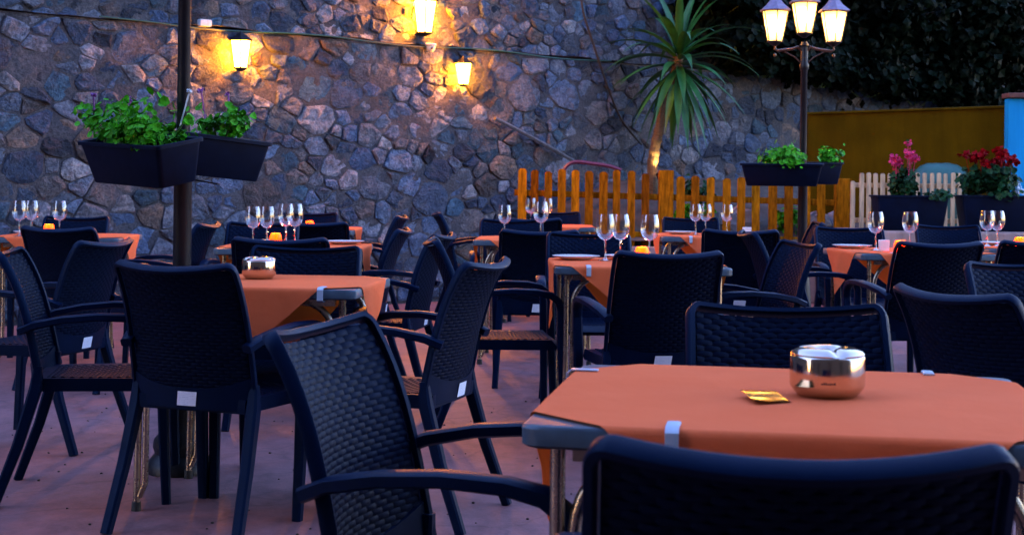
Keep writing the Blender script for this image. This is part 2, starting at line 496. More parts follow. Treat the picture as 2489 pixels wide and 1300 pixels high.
def clip_poly(poly, nx, ny, d):
    out = []
    for i in range(len(poly)):
        p, q = poly[i], poly[(i + 1) % len(poly)]
        dp, dq = p[0] * nx + p[1] * ny - d, q[0] * nx + q[1] * ny - d
        if dp <= 0: out.append(p)
        if (dp < 0) != (dq < 0) and dp != dq:
            t = dp / (dp - dq); out.append((p[0] + (q[0] - p[0]) * t, p[1] + (q[1] - p[1]) * t))
    return out

def cells(x0, x1, z0, z1, rmin, rmax, tries):
    AN = 1.28
    pts, rad = np.zeros((0, 2)), np.zeros(0)
    P, Q = [], []
    for _ in range(tries):
        r = rmin + (rmax - rmin) * random.random() ** 1.1
        p = (random.uniform(x0, x1), random.uniform(z0 * AN, z1 * AN))
        if P:
            d = np.hypot(pts[:, 0] - p[0], pts[:, 1] - p[1])
            if (d < (rad + r) * .92).any(): continue
        P.append(p); Q.append(r); pts = np.array(P); rad = np.array(Q)
    res = []
    for i, p in enumerate(P):
        poly = [(x0, z0 * AN), (x1, z0 * AN), (x1, z1 * AN), (x0, z1 * AN)]
        d = np.hypot(pts[:, 0] - p[0], pts[:, 1] - p[1])
        for j in np.argsort(d)[1:26]:
            q = P[j]
            nx, ny = q[0] - p[0], q[1] - p[1]
            L = math.hypot(nx, ny); nx /= L; ny /= L
            w = (rad[i] ** 2 - rad[j] ** 2) / (2 * L)
            poly = clip_poly(poly, nx, ny, nx * (p[0] + q[0]) / 2 + ny * (p[1] + q[1]) / 2 + w)
            if len(poly) < 3: break
        if len(poly) >= 3: res.append([(a, c / AN) for a, c in poly])
    return res

PAL = [((.15, .19, .27), 5), ((.09, .13, .21), 3), ((.25, .25, .29), 4), ((.38, .33, .34), 3), ((.24, .17, .15), 2), ((.08, .15, .20), 3), ((.05, .06, .09), 2), ((.46, .37, .34), 1.5), ((.30, .18, .13), 1), ((.22, .27, .36), 2)]
def stone_geo(poly, base):
    cx = sum(p[0] for p in poly) / len(poly); cz = sum(p[1] for p in poly) / len(poly)
    out = []
    n = len(poly)
    for i in range(n):
        p, q = poly[i], poly[(i + 1) % n]
        L = math.hypot(q[0] - p[0], q[1] - p[1])
        m = 2 if L > .07 else 1
        for k in range(m):
            t = k / m
            if k == 0: t = .12            # knock the corner off
            out.append((p[0] + (q[0] - p[0]) * t, p[1] + (q[1] - p[1]) * t))
    gap = random.uniform(.001, .010)
    ring = []
    for (x, z) in out:
        dx, dz = x - cx, z - cz; L = math.hypot(dx, dz) + 1e-6
        k = max(.3, (L - gap) / L) * random.uniform(.95, 1.03)
        ring.append((cx + dx * k, cz + dz * k))
    h = random.uniform(.024, .056); tx, tz = random.uniform(-.14, .14), random.uniform(-.16, .16)
    n = len(ring); vs = []
    for x, z in ring: vs.append((x, base + .04, z))
    for x, z in ring:
        vs.append((cx + (x - cx) * .97, base - h * random.uniform(.70, 1.0) - tx * (x - cx) * .5 - tz * (z - cz) * .5, cz + (z - cz) * .97))
    for x, z in ring:
        k = random.uniform(.55, .78)
        vs.append((cx + (x - cx) * k, base - h * random.uniform(.85, 1.25) - tx * (x - cx) * k - tz * (z - cz) * k, cz + (z - cz) * k))
    vs.append((cx + random.uniform(-.02, .02), base - h * random.uniform(.8, 1.2), cz + random.uniform(-.02, .02)))
    fs = []
    for i in range(n):
        j = (i + 1) % n
        fs += [(i, j, n + j, n + i), (n + i, n + j, 2 * n + j, 2 * n + i), (2 * n + i, 2 * n + j, 3 * n)]
    return vs, fs, (cx, cz)

def put_tint(me, cols):
    a = me.color_attributes.new('tint', 'FLOAT_COLOR', 'POINT')
    a.data.foreach_set('color', np.array(cols, dtype=np.float32).ravel())

stones = []
for poly in cells(-6.5, 9.5, .02, LEDGE - .01, .045, .20, 14000): stones.append((poly, 0.0))
for poly in cells(-6.0, 4.4, LEDGE + .02, 3.5, .05, .13, 5000): stones.append((poly, SETB))
def score(s):
    poly, base = s
    a = 0
    for i in range(len(poly)):
        p, q = poly[i], poly[(i + 1) % len(poly)]; a += p[0] * q[1] - q[0] * p[1]
    cx = sum(p[0] for p in poly) / len(poly); cz = sum(p[1] for p in poly) / len(poly)
    w = wp(cx, cz, -base)
    sx = FPX * w.x / w.y + 1244; sy = HY - FPX * (w.z - CAM_H) / w.y
    if sx < -20 or sx > 1960 or sy < -15 or sy > 640 or (sx > 1250 and sy > 420): return 0
    return abs(a) / 2 / w.y ** 2
stones.sort(key=score, reverse=True)
cols_w = [c for c, w in PAL]; ww = [w for c, w in PAL]
def colour():
    c = random.choices(cols_w, ww)[0]; k = random.uniform(.36, 1.0)
    return (c[0] * k * .80, c[1] * k * 1.03, c[2] * k * 1.16, 1)
infill, infc = MB(), []
for i, (poly, base) in enumerate(stones):
    vs, fs, (cx, cz) = stone_geo(poly, base)
    c = colour()
    if i < 295:
        me = bpy.data.meshes.new('stone')
        me.from_pydata(vs, [], fs); me.update(); put_tint(me, [c] * len(vs)); me.materials.append(M['stone'])
        o = bpy.data.objects.new('stone', me); COL.objects.link(o); o.parent = wall
    else:
        infill.add(vs, fs); infc += [c] * len(vs)
o = infill.build('stone_infill', M['stone'], wall); put_tint(o.data, infc); o['kind'] = 'stuff'

# hillside behind the wall
def hill(a, c):
    s = -34 + 62 * a; t = c * 14
    p = W0 + WD * s - WN * (SETB + .35 + t)
    zt = (UT - .1) if s < 4 else max(2.25, UT - .1 - (s - 4) * 1.2)
    return (p.x, p.y, zt * min(1, c * 14) + t * 1.0 + .5 * vn(s * .7, t * .7))
tag(MB().grid(hill, 90, 24).build('hillside', M['hill'], smooth=True), kind='structure')

# unseen house assumed behind camera, made tall to keep the low sky off the chairs
hb = empty('restaurant_house', (0, -3.2, 0))
MB().box((0, -2.5, 6.5), (26, 5, 13.0)).build('wall', M['earth'], hb)
MB().box((0, -2.5, 13.15), (27, 6.2, .28)).build('roof', M['roof'], hb)
for k in range(5):
    MB().box((-8 + 4 * k, .03, 1.2), (1.1, .1, 2.4)).build('door', M['treebark'], hb)
tag(hb, 'dark restaurant house behind the viewer, out of the picture', 'building')

# ---------------------------------------------------------------- raised bed behind the fence, plinth on the right
FD = 14.7
def bedz(a, c):
    x = -.2 + 9.0 * a
    sw = (x - W0.x) / WD.x; yw = W0.y + WD.y * sw + .05
    y = FD - .1 + (max(yw, FD) - FD + .1) * c
    return (x, y, .55 + .62 * min(1, c * 1.3) * min(1, (yw - FD) / 1.2 if yw > FD else 0) + .08 * vn(x * 4, y * 4))
tag(MB().grid(bedz, 50, 10).build('planting_bed', M['earth'], smooth=True), kind='structure')
p0, p1 = px(1250, 600, FD - .16), px(2068, 600, FD - .16)
rw = MB().box(((p0.x + p1.x) / 2, FD - .14, .27), (p1.x - p0.x, .12, .54)).build('retaining_kerb', M['pinkwall'], bevel=.015)
tag(rw, 'low pinkish kerb wall under the orange picket fence', 'wall')
xa = px(2062, 560, 13.3).x
pl = MB().box((xa + 3.0, 13.75, .38), (6.0, .95, .76)).build('plinth', M['pinkwall'], bevel=.02)
tag(pl, 'low pinkish rendered ledge carrying the two large planters', 'wall')

# ---------------------------------------------------------------- picket fence
fx = [1270, 1300, 1333, 1366, 1399, 1432, 1467, 1499, 1535, 1569, 1655, 1690, 1728, 1767, 1802, 1838, 1879, 1918, 1960, 1997]
fence = empty('picket_fence', (px(1650, 500, FD).x, FD, .55))
tag(fence, 'weathered orange wooden picket fence in front of the palm', 'fence')
fo = Vector(fence.location)
def picket(x, ytop, ybot, w, name, y=FD, mat='fence', par=None, org=None, th=.02, point=True):
    a, c = px(x, ytop, y) - org, px(x, ybot, y) - org
    m = MB()
    hw = w / 2
    t = [(-hw, c.z), (hw, c.z), (hw, a.z - (w * .25 if point else 0)), (hw * .45, a.z), (-hw * .45, a.z), (-hw, a.z - (w * .25 if point else 0))]
    vs = [(a.x + q, -th / 2, z) for q, z in t] + [(a.x + q, th / 2, z) for q, z in t]
    n = len(t)
    m.add(vs, [tuple(range(n)), tuple(range(2 * n - 1, n - 1, -1))] + [((i + 1) % n, i, n + i, n + (i + 1) % n) for i in range(n)])
    o = m.build(name, M[mat], par)
    o.rotation_euler = (random.uniform(-.03, .03), 0, 0)
    return o
for x in fx:
    yt = 412 + (x - 1262) * .022 + random.uniform(-4, 4) + (9 if x > 1640 else 0)
    picket(x, yt, 598 + random.uniform(-3, 6), random.uniform(.074, .088), 'picket', par=fence, org=fo)
for x, yt in ((1619, 414), (2048, 434)):
    a, c = px(x, yt, FD) - fo, px(x, 604, FD) - fo
    MB().box(((a.x + c.x) / 2, .04, (a.z + c.z) / 2), (.15, .09, a.z - c.z)).build('post', M['fence'], fence, bevel=.01)
for ya, yb in ((468, 494), (560, 588)):
    a, c = px(1250, ya, FD + .03) - fo, px(2062, yb, FD + .03) - fo
    MB().sweep([a, c], (0, 1, 0), .03, .065).build('rail', M['fence'], fence)

# pale slat fence, ochre wall, white house wall tinted dusk blue, tarp
SD = 14.3
sf = empty('slat_fence', (px(2200, 500, SD).x, SD, .76)); so = Vector(sf.location)
tag(sf, 'pale wooden slat fence behind the dark flower planters', 'fence')
for x in [2073] + list(range(2095, 2350, 17)):
    picket(x, 421 + random.uniform(-1.5, 1.5) if x > 2080 else 440, 558, random.uniform(.034, .044), 'slat', y=SD, mat='slat', par=sf, org=so)
for y in (450, 535):
    a, c = px(2068, y, SD + .03) - so, px(2345, y + 3, SD + .03) - so
    MB().sweep([a, c], (0, 1, 0), .025, .05).build('rail', M['slat'], sf)
ow = empty('ochre_wall', (px(2200, 500, 15.2).x, 15.2, 0))
a, c = px(1966, 279, 15.6), px(2470, 262, 15.0)
o = ow; oo = Vector(ow.location)
vs = [(a.x, a.y, .3), (c.x, c.y, .3), (c.x, c.y, c.z), (a.x, a.y, a.z)]
vs = [Vector(v) - oo for v in vs]; vb = [v + Vector((0, .15, 0)) for v in vs]
MB().add(vs + vb, [(0, 1, 2, 3), (7, 6, 5, 4), (3, 2, 6, 7), (0, 3, 7, 4), (1, 5, 6, 2)]).build('wall_panel', M['ochre'], ow)
MB().sweep([vs[3] + Vector((0, .07, .012)), vs[2] + Vector((0, .07, .012))], (0, 1, 0), .2, .03).build('coping', M['ochre'], ow)
tag(ow, 'brownish ochre rendered wall behind the slat fence', 'wall')
bh = empty('dusk_blue_wall', (px(2460, 500, 14.85).x, 14.85, 0)); bo = Vector(bh.location)
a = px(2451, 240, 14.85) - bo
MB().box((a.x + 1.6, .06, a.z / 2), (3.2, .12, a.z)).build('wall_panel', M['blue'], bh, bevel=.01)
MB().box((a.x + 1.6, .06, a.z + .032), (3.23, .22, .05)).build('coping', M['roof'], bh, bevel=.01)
tag(bh, 'white rendered wall, blue dusk light in its colour, with dark red coping at the right edge', 'wall')
tp = px(2285, 425, 14.75)
m = MB()
m.grid(lambda u, v: (tp.x + .30 * (2 * u - 1) * (1 - .12 * abs(2 * v - 1) ** 3), tp.y + .22 * math.cos(math.pi * v) , .72 + .68 * math.sin(math.pi * v) ** .45 * (1 - .25 * abs(2 * u - 1) ** 4) + .012 * vn(u * 14, v * 14)), 24, 20)
tag(m.build('tarpaulin', M['tarp'], smooth=True), 'teal tarpaulin draped over something behind the pale slats', 'tarpaulin')

# ---------------------------------------------------------------- chair (faces local +Y)
def BK(u, t):
    hw = .229 - .009 * t
    return Vector((u * hw, -.185 - .09 * t - .055 * t ** 4 - .045 * (1 - u * u), .45 + .45 * t - .019 * (1 - u * u) * t * t))
def BN(u, t):
    e = .02
    du = BK(u + e, t) - BK(u - e, t); dt = BK(u, t + e) - BK(u, t - e)
    return du.cross(dt).normalized() * -1     # towards the front of the chair
def lumps(fn, fnn, nu, nv, u0, u1, v0, v1, amp, skip=None, back=False):
    m = MB()
    du, dv = (u1 - u0) / nu, (v1 - v0) / nv
    for j in range(nv):
        for i in range(nu + 1):
            uc = u0 + (i + (0 if (j + back) % 2 else .5)) * du
            vc = v0 + (j + .5) * dv
            if uc < u0 - .01 or uc > u1 + .01 or (skip and skip(uc, vc)): continue
            vs = []
            for a, ha in ((-.52, -.25), (-.25, .75), (.25, .75), (.52, -.25)):
                for c, hc in ((-.47, 0), (0, 1), (.47, 0)):
                    uu = min(u1, max(u0, uc + a * du)); vv = vc + c * dv
                    h = amp * (ha + hc * .55) * (-1 if back else 1)
                    vs.append(fn(uu, vv) + fnn(uu, vv) * h)
            fs = []
            for a in range(3):
                for c in range(2):
                    k = a * 3 + c
                    q = (k, k + 3, k + 4, k + 1)
                    fs.append(q if not back else q[::-1])
            m.add(vs, fs)
    return m
def make_chair():
    root = empty('rattan_chair')
    # backrest frame: sides, rounded corners, top
    path = []
    for t in np.linspace(.0, .945, 12): path.append((-1, t))
    for q in np.linspace(0, 90, 6)[1:]:
        path.append((-1 + .09 * (1 - math.cos(R(q))), .945 + .055 * math.sin(R(q))))
    for u in np.linspace(-.91, .91, 13)[1:]: path.append((u, 1.0))
    for q in np.linspace(90, 0, 6)[1:]:
        path.append((1 - .09 * (1 - math.cos(R(q))), .945 + .055 * math.sin(R(q))))
    for t in np.linspace(.945, .0, 12)[1:]: path.append((1, t))
    pts = [BK(u, t) for u, t in path]; nor = [BN(max(-.95, min(.95, u)), min(t, .98)) for u, t in path]
    frame = MB().sweep(pts, nor, .030, .017).build('backrest_frame', M['chair'], root, smooth=True)
    low = lambda u: .06 + .10 * (u * u) ** 1.2
    w = lumps(BK, BN, 11, 34, -.94, .94, .06, .97, .0036, skip=lambda u, t: t < low(u))
    w2 = lumps(BK, BN, 11, 34, -.94, .94, .06, .97, .0036, skip=lambda u, t: t < low(u), back=True)
    w.add(w2.v, w2.f)
    w.grid(lambda a, c: BK(-.96 + 1.92 * a, .02 + .95 * c) , 12, 12)
    w.build('woven_panel', M['weave'], frame, smooth=True)
    # lower solid band of the backrest with the apron
    ap = MB()
    n = 12
    prof = [(.0, .006), (1.0, .006)]
    vs = []
    for i in range(n + 1):
        u = -1 + 2 * i / n
        top = BK(u, low(u) + .015); bot = BK(u, 0); bot.z = .415 + .012 * u * u * 0
        for off in (.008, -.008):
            vs += [top + Vector((0, off, 0)), bot + Vector((0, off, 0))]
    fs = []
    for i in range(n):
        k = i * 4; q = k + 4
        fs += [(k, q, q + 1, k + 1), (k + 2, k + 3, q + 3, q + 2), (k + 1, q + 1, q + 3, k + 3), (k, k + 2, q + 2, q)]
    ap.add(vs, fs).build('rear_band', M['chair'], root, smooth=True)
    s = MB()
    sw = .028
    sp = []
    for z in (-.024, .024):
        for x in np.linspace(-.036, .036, 5):
            q = BK((x + z * .15) / .229, 0.0); k = max(0, z) / .45
            sp.append(q + Vector((0, -.0125 - .09 * k * 1.25, z)))
    s.add(sp, [(i, i + 1, i + 6, i + 5) for i in range(4)])
    st = s.build('label_sticker', M['sticker'], root); st['label'] = 'white paper sticker on the rear of the seat'
    # seat
    def seat(a, c):
        y = -.215 + .465 * c
        hw = .205 + .028 * c
        u = 2 * a - 1
        z = .452 - .012 * (1 - u * u) * math.sin(math.pi * min(1, c * 1.05)) - .03 * max(0, (c - .9) / .1) ** 2
        return Vector((u * hw, y - .02 * u * u * (1 if c > .9 else 0), z))
    m = MB().grid(seat, 10, 10)
    ring = [seat(a / 10, 0) for a in range(11)] + [seat(1, c / 10) for c in range(1, 11)] + [seat(1 - a / 10, 1) for a in range(1, 11)] + [seat(0, 1 - c / 10) for c in range(1, 10)]
    lo = [Vector((p.x * .985, p.y * .985, .405)) for p in ring]
    n = len(ring)
    m.add(ring + lo, [(i, n + i, n + (i + 1) % n, (i + 1) % n) for i in range(n)] + [tuple(range(2 * n - 1, n - 1, -1))])
    seat_o = m.build('seat', M['chair'], root, smooth=True, weld=True)
    lumps(lambda u, v: seat((u + 1) / 2, v), lambda u, v: Vector((0, 0, 1)), 9, 22, -.82, .82, .10, .88, .004).build('seat_weave', M['weave'], seat_o, smooth=True)
    for sx in (-1, 1):
        # arm with a front bend that turns down
        cp = [(.230, -.255, .625), (.243, -.20, .648), (.258, -.10, .668), (.268, .02, .678), (.268, .13, .674), (.264, .195, .660), (.260, .232, .632), (.257, .246, .59)]
        MB().sweep([(sx * a, c, d) for a, c, d in cp], (1, 0, 0), [.040, .048, .052, .052, .050, .046, .042, .040], [.030, .030, .028, .028, .030, .034, .036, .036]).build('armrest', M['chair'], root, smooth=True)
        lg = [(.257, .246, .60), (.252, .248, .45), (.250, .256, .22), (.248, .266, 0)]
        MB().sweep([(sx * a, c, d) for a, c, d in lg], (1, 0, 0), [.040, .044, .040, .036], [.036, .044, .038, .034]).build('leg', M['chair'], root, smooth=True)
        lg = [(.224, -.190, .50), (.224, -.197, .42), (.234, -.255, .22), (.246, -.335, 0)]
        MB().sweep([(sx * a, c, d) for a, c, d in lg], (1, 0, 0), [.030, .044, .040, .036], [.030, .046, .040, .034]).build('leg', M['chair'], root, smooth=True)
    return root
chair = make_chair(); chair_n = [0]
def put_chair(x, y, rot, label):
    o = chair if chair_n[0] == 0 else copy_tree(chair)
    chair_n[0] += 1
    o.location = (x, y, 0); o.rotation_euler = (0, 0, R(rot))
    tag(o, label, 'chair', 'dark rattan look armchairs around the tables')
CH = [
 (.338, 1.885, -5, 'dark resin armchair nearest the camera, its back cut off by the bottom edge'),
 (.62, 3.02, 178, 'dark armchair facing the camera across the nearest orange table with steel ashtray'),
 (-.05, 2.72, -107, 'dark woven armchair turned sideways, arms reaching to the left end of the nearest table'),
 (-.985, 5.06, -20, 'dark armchair seen from behind with a bright sticker below its back, by the lamp post'),
 (-.40, 5.2, 72, 'dark armchair at the right side of the table with the smaller ashtray, leaning back right'),
 (-.84, 5.66, 180, 'dark armchair facing the camera just behind the smaller ashtray'),
 (-1.54, 5.49, -81, 'dark armchair at the far left facing right toward the lamp post'),
 (-2.1, 6.5, 75, 'dark armchair between the lamp post and left edge, turned to face left'),
 (-1.08, 7.15, 0, 'dark armchair seen from behind in front of the glowing candle, left of centre'),
 (-.95, 8.3, 88, 'dark armchair side-on at the right end of the table with four wine glasses, left half'),
 (-1.56, 8.85, 180, 'dark armchair facing the camera behind the four wine glasses left of centre'),
 (-1.28, 9.75, 0, 'dark armchair seen from behind before the far left-centre table by the stone wall'),
 (-1.65, 11.65, 180, 'dark armchair facing the camera beyond the far left-centre table, close to the wall'),
 (-1.18, 11.25, 87, 'dark armchair side-on at the right end of the far left-centre table'),
 (-2.40, 8.30, -14, 'dark armchair seen from behind before the table cut by the left edge'),
 (-2.19, 8.98, 86, 'dark armchair facing left, its back hidden behind the planter lamp post'),
 (-3.0, 9.75, 180, 'dark armchair facing the camera behind the table cut by the left edge'),
 (-.68, 7.66, 80, 'blue-lit dark armchair standing alone between the tables, facing left, near the wall'),
 (-.03, 6.92, -86, 'dark armchair at the left end of the centre table, facing right'),
 (.585, 6.20, 9, 'dark armchair seen from behind before the centre table with three tall wine glasses'),
 (.42, 7.62, 180, 'dark armchair facing the camera behind the three tall wine glasses at centre'),
 (1.06, 6.92, 102, 'dark armchair at the right end of the centre table, facing left'),
 (.16, 8.65, 0, 'dark armchair seen from behind before the small table left of the picket fence'),
 (.0, 10.2, 180, 'dark armchair facing the camera behind the second table back at centre'),
 (.15, 11.3, 0, 'dark armchair seen from behind before the farthest table below the fence end'),
 (.4, 13.0, 180, 'dark armchair facing the camera close under the left end of the fence'),
 (-.3, 12.5, -84, 'dark armchair side-on at the left end of the farthest table, against the stone wall'),
 (1.41, 9.06, -7, 'dark armchair seen from behind before the table below the palm'),
 (1.43, 11.35, 180, 'dark armchair facing the camera behind the table below the palm'),
 (1.9, 10.65, 86, 'dark armchair facing left beside the foot of the lit triple lamp post'),
 (2.2, 9.2, 180, 'dark armchair facing the camera behind the round orange candle, right half'),
 (2.06, 7.5, 8, 'dark armchair seen from behind before the table with the round orange candle'),
 (1.70, 8.45, -90, 'dark armchair at the left end of the table with the round orange candle'),
 (3.05, 9.9, 180, 'dark armchair facing the camera in front of the large flower planters'),
 (2.68, 7.75, 4, 'dark armchair seen from behind, cut by the right edge, before the far right candle'),
 (1.92, 5.0, 190, 'dark woven armchair facing the camera at the right edge, above the orange corner'),
 (1.47, 4.03, -64, 'dark armchair with curved back at the right, turned toward the orange table corner'),
]
for c in CH: put_chair(*c)

# ---------------------------------------------------------------- tables, cloths, clips
TZ = .80
def make_table(name, cx, cy, w, d, rot, label):
    root = empty(name, (cx, cy, 0), R(rot))
    m = MB()
    rc = .035
    out = []
    for (sx, sy, a0) in ((1, 1, 0), (-1, 1, 90), (-1, -1, 180), (1, -1, 270)):
        for q in np.linspace(0, 90, 5):
            out.append((sx * (w / 2 - rc) + rc * math.cos(R(a0 + q)), sy * (d / 2 - rc) + rc * math.sin(R(a0 + q))))
    n = len(out)
    lay = [(.985, TZ - .038), (1, TZ - .033), (1, TZ - .008), (.99, TZ - .003)]
    vs = [(x * k, y * k, z) for k, z in lay for x, y in out]
    fs = [(l * n + i, l * n + (i + 1) % n, (l + 1) * n + (i + 1) % n, (l + 1) * n + i) for l in range(3) for i in range(n)]
    fs += [tuple(range(n - 1, -1, -1)), tuple(3 * n + i for i in range(n))]
    m.add(vs, fs).build('tabletop', M['laminate'], root, smooth=True)
    for sx in (-1, 1):
        for sy in (-1, 1):
            x, y = sx * (w / 2 - .055), sy * (d / 2 - .055)
            m = MB()
            m.tube([(x, y, TZ - .04), (x, y, .4), (x + sx * .006, y, .03)], .0125, 10)
            arc = [(x - sx * .17, y, TZ - .045)] + [(x - sx * (.028 + .11 * (1 - math.sin(R(q)))), y, TZ - .052 - .13 * (1 - math.cos(R(q)))) for q in np.linspace(12, 88, 7)] + [(x - sx * .027, y, .4), (x - sx * .025, y, .10), (x - sx * .004, y, .05)]
            m.tube(arc, .0115, 10)
            lg = m.build('leg', M['tube'], root, smooth=True)
            MB().tube([(x + sx * .006, y, .032), (x + sx * .007, y, 0)], [.016, .018], 10).build('foot_cap', M['foot'], lg, smooth=True)
    for sy in (-1, 1): MB().box((0, sy * (d / 2 - .055), TZ - .052), (w - .16, .02, .022)).build('under_rail', M['tube'], root)
    tag(root, label, 'table', 'square cafe tables on the terrace')
    return root

def make_cloth(cx, cy, w, d, rot, label, twist=0.0, size=None, dx=0.0, dy=0.0, seed=0):
    """square cloth laid cornerwise: its corners hang over the middles of the sides"""
    size = size or (w + d) / 2 * 1.20
    N = 40
    ct, st_ = math.cos(R(45 + twist)), math.sin(R(45 + twist))
    hx, hy = w / 2 + .004, d / 2 + .004
    rd = .012
    def fold(e):                      # distance beyond the edge -> outward, downward
        if e <= 0: return e, 0
        L = rd * math.pi / 2
        if e < L: return rd * math.sin(e / rd), rd * (1 - math.cos(e / rd))
        return rd - (e - L) * .07, rd + (e - L)
    def g(x, y):
        ex, ey = abs(x) - (hx - rd), abs(y) - (hy - rd)
        z = TZ + .0015 + .0012 * vn(x * 9 + seed, y * 9)
        ox, dx_ = fold(ex); oy, dy_ = fold(ey)
        X = math.copysign(hx - rd + ox, x) if ex > 0 else x
        Y = math.copysign(hy - rd + oy, y) if ey > 0 else y
        drop = max(dx_, dy_) if not (dx_ and dy_) else math.hypot(dx_, dy_)
        if drop > .01:
            k = (drop - .01)
            wv = .10 * k * math.sin((x if dy_ > dx_ else y) * 17 + seed * 1.7) + .25 * k * (vn(x * 5 + seed, y * 5) - .5)
            if dx_ > dy_: X += math.copysign(wv * .7, x)
            else: Y += math.copysign(wv * .7, y)
        return (X, Y, z - drop)
    m = MB()
    def lines(h):
        L = h - rd; e = [0, .003, .007, .012, .019, .03, .05, .08, .12, .17, .23, .30, .38]
        inner = list(np.linspace(-L, L, 15))
        return [-L - q for q in e[:0:-1]] + inner + [L + q for q in e[1:]]
    XS, YS = lines(hx), lines(hy)
    def hp(poly):
        for k in range(4):
            a0 = R(45 + twist + 90 * k); nx, ny = math.cos(a0), math.sin(a0)
            poly = clip_poly(poly, nx, ny, size / 2 + nx * dx + ny * dy)
            if len(poly) < 3: return None
        return poly
    for i in range(len(XS) - 1):
        for j in range(len(YS) - 1):
            po = hp([(XS[i], YS[j]), (XS[i + 1], YS[j]), (XS[i + 1], YS[j + 1]), (XS[i], YS[j + 1])])
            if po: m.add([g(x, y) for x, y in po], [tuple(range(len(po)))])
    o = m.build('tablecloth', M['cloth'], smooth=True, weld=True)
    o.location = (cx, cy, 0); o.rotation_euler = (0, 0, R(rot))
    tag(o, label, 'tablecloth', 'orange tablecloths laid cornerwise')
    return o

clip0 = MB().sweep([(0, .050, .0035), (0, -.002, .0035), (0, -.012, -.004), (0, -.0135, -.040), (0, -.002, -.046), (0, .03, -.046)], (1, 0, 0), .022, .004, 8).build('tablecloth_clip', M['clip'], smooth=True)
clip_n = [0]
def put_clip(tx, ty, rot, side, t, w, d, label):
    """side: 0 front, 1 right, 2 back, 3 left of the table; t along that side"""
    o = clip0 if clip_n[0] == 0 else clip0.copy()
    if clip_n[0]: COL.objects.link(o)
    clip_n[0] += 1
    loc = [(t, -d / 2), (w / 2, t), (t, d / 2), (-w / 2, t)][side]
    c, s = math.cos(R(rot)), math.sin(R(rot))
    o.location = (tx + loc[0] * c - loc[1] * s, ty + loc[0] * s + loc[1] * c, TZ + .001)
    o.rotation_euler = (0, 0, R(rot + [0, 90, 180, 270][side]))
    tag(o, label, 'clip', 'white tablecloth clips')

T = dict(
 near=(.507, 2.606, .86, .80, -10), post=(-.92, 5.42, .84, .68, -6), mid=(.59, 6.92, .80, .78, 1),
 lmid=(-1.22, 8.30, .80, .78, 0), left=(-2.85, 9.40, .80, .72, 2), lfar=(-1.58, 11.25, .80, .78, 0),
 cen2=(.17, 9.70, .80, .74, -3), far=(.30, 12.5, .80, .78, 0), palm=(1.46, 10.65, .80, .78, 0),
 cand=(2.30, 8.45, .80, .76, 5), rfar=(3.30, 9.20, .80, .72, 0), redge=(2.0, 4.23, .80, .80, 30))
NM = dict(
 near='nearest table, with the large steel ashtray', post='table beside the planter lamp post, with the smaller steel ashtray',
 mid='centre table, with three tall wine glasses', lmid='table left of centre, with four wine glasses and a glowing candle',
 left='table cut by the left edge', lfar='far table close to the stone wall, left of centre',
 cen2='second table back at centre, left of the fence', far='farthest table, below the left end of the fence',
 palm='table below the palm, in front of the fence', cand='table with the round orange candle, right half',
 rfar='far right table with a candle, before the planters', redge='table cut by the right edge, only its corner showing')
TW = dict(near=1.5, post=-4, mid=5, lmid=-2, left=3, lfar=0, cen2=4, far=-3, palm=2, cand=-6, rfar=2, redge=3)
for i, (k, t) in enumerate(T.items()):
    make_table('cafe_table', *t[:4], t[4], 'square metal-legged ' + NM[k])
    make_cloth(*t[:4], t[4], 'orange cloth on the ' + NM[k], twist=TW[k], seed=i * 3.7, dx=random.uniform(-.01, .01) - (.05 if k == 'mid' else 0), dy=random.uniform(-.01, .01))
def clip(k, side, t, label):
    c = T[k]; put_clip(c[0], c[1], c[4], side, t, c[2], c[3], label)
clip('near', 0, -.19, 'white clip on the front edge of the nearest tablecloth')
clip('near', 3, .25, 'white wire-like clip on the left edge of the nearest tablecloth')
clip('near', 2, .27, 'white clip on the back edge of the nearest tablecloth')
clip('post', 0, .30, 'white clip on the front edge of the cloth with the smaller ashtray')
clip('mid', 0, -.25, 'white clip on the front edge of the centre tablecloth')
clip('lmid', 0, -.22, 'white clip on the cloth left of centre, below the four glasses')
clip('cen2', 0, -.16, 'white clip on the cloth of the second table back at centre')
clip('palm', 0, -.2, 'white clip on the cloth of the table below the palm')
clip('cand', 0, -.22, 'white clip on the cloth under the round orange candle')
clip('redge', 3, -.1, 'white clip on the orange cloth corner at the right edge')

# ---------------------------------------------------------------- table ware
def make_glass():
    r = empty('wine_glass')
    MB().lathe([(.006, .098), (.022, .103), (.037, .118), (.0455, .142), (.047, .160), (.044, .192), (.037, .222)], 28).build('bowl', M['glass'], r, smooth=True)
    b = r.children[0].data
    MB().lathe([(.012, .006), (.0052, .016), (.0042, .05), (.0045, .09), (.009, .101)], 12).build('stem', M['glass'], r, smooth=True)
    MB().lathe([(.036, 0), (.036, .0015), (.022, .004), (.010, .009)], 28).build('foot', M['glass'], r, smooth=True)
    # leave the bowl open at the rim
    bm = bmesh.new(); bm.from_mesh(b)
    big = [f for f in bm.faces if len(f.verts) > 6]
    bmesh.ops.delete(bm, geom=big, context='FACES_ONLY'); bm.to_mesh(b); bm.free()
    return r
glass = make_glass(); gn = [0]
def put_glass(x, y, s, label):
    o = glass if gn[0] == 0 else copy_tree(glass)
    gn[0] += 1
    o.location = (x, y, TZ + .0035); o.scale = (s, s, s); o.rotation_euler = (0, 0, random.uniform(0, 6))
    tag(o, label, 'wine glass', 'wine glasses set on the tables')
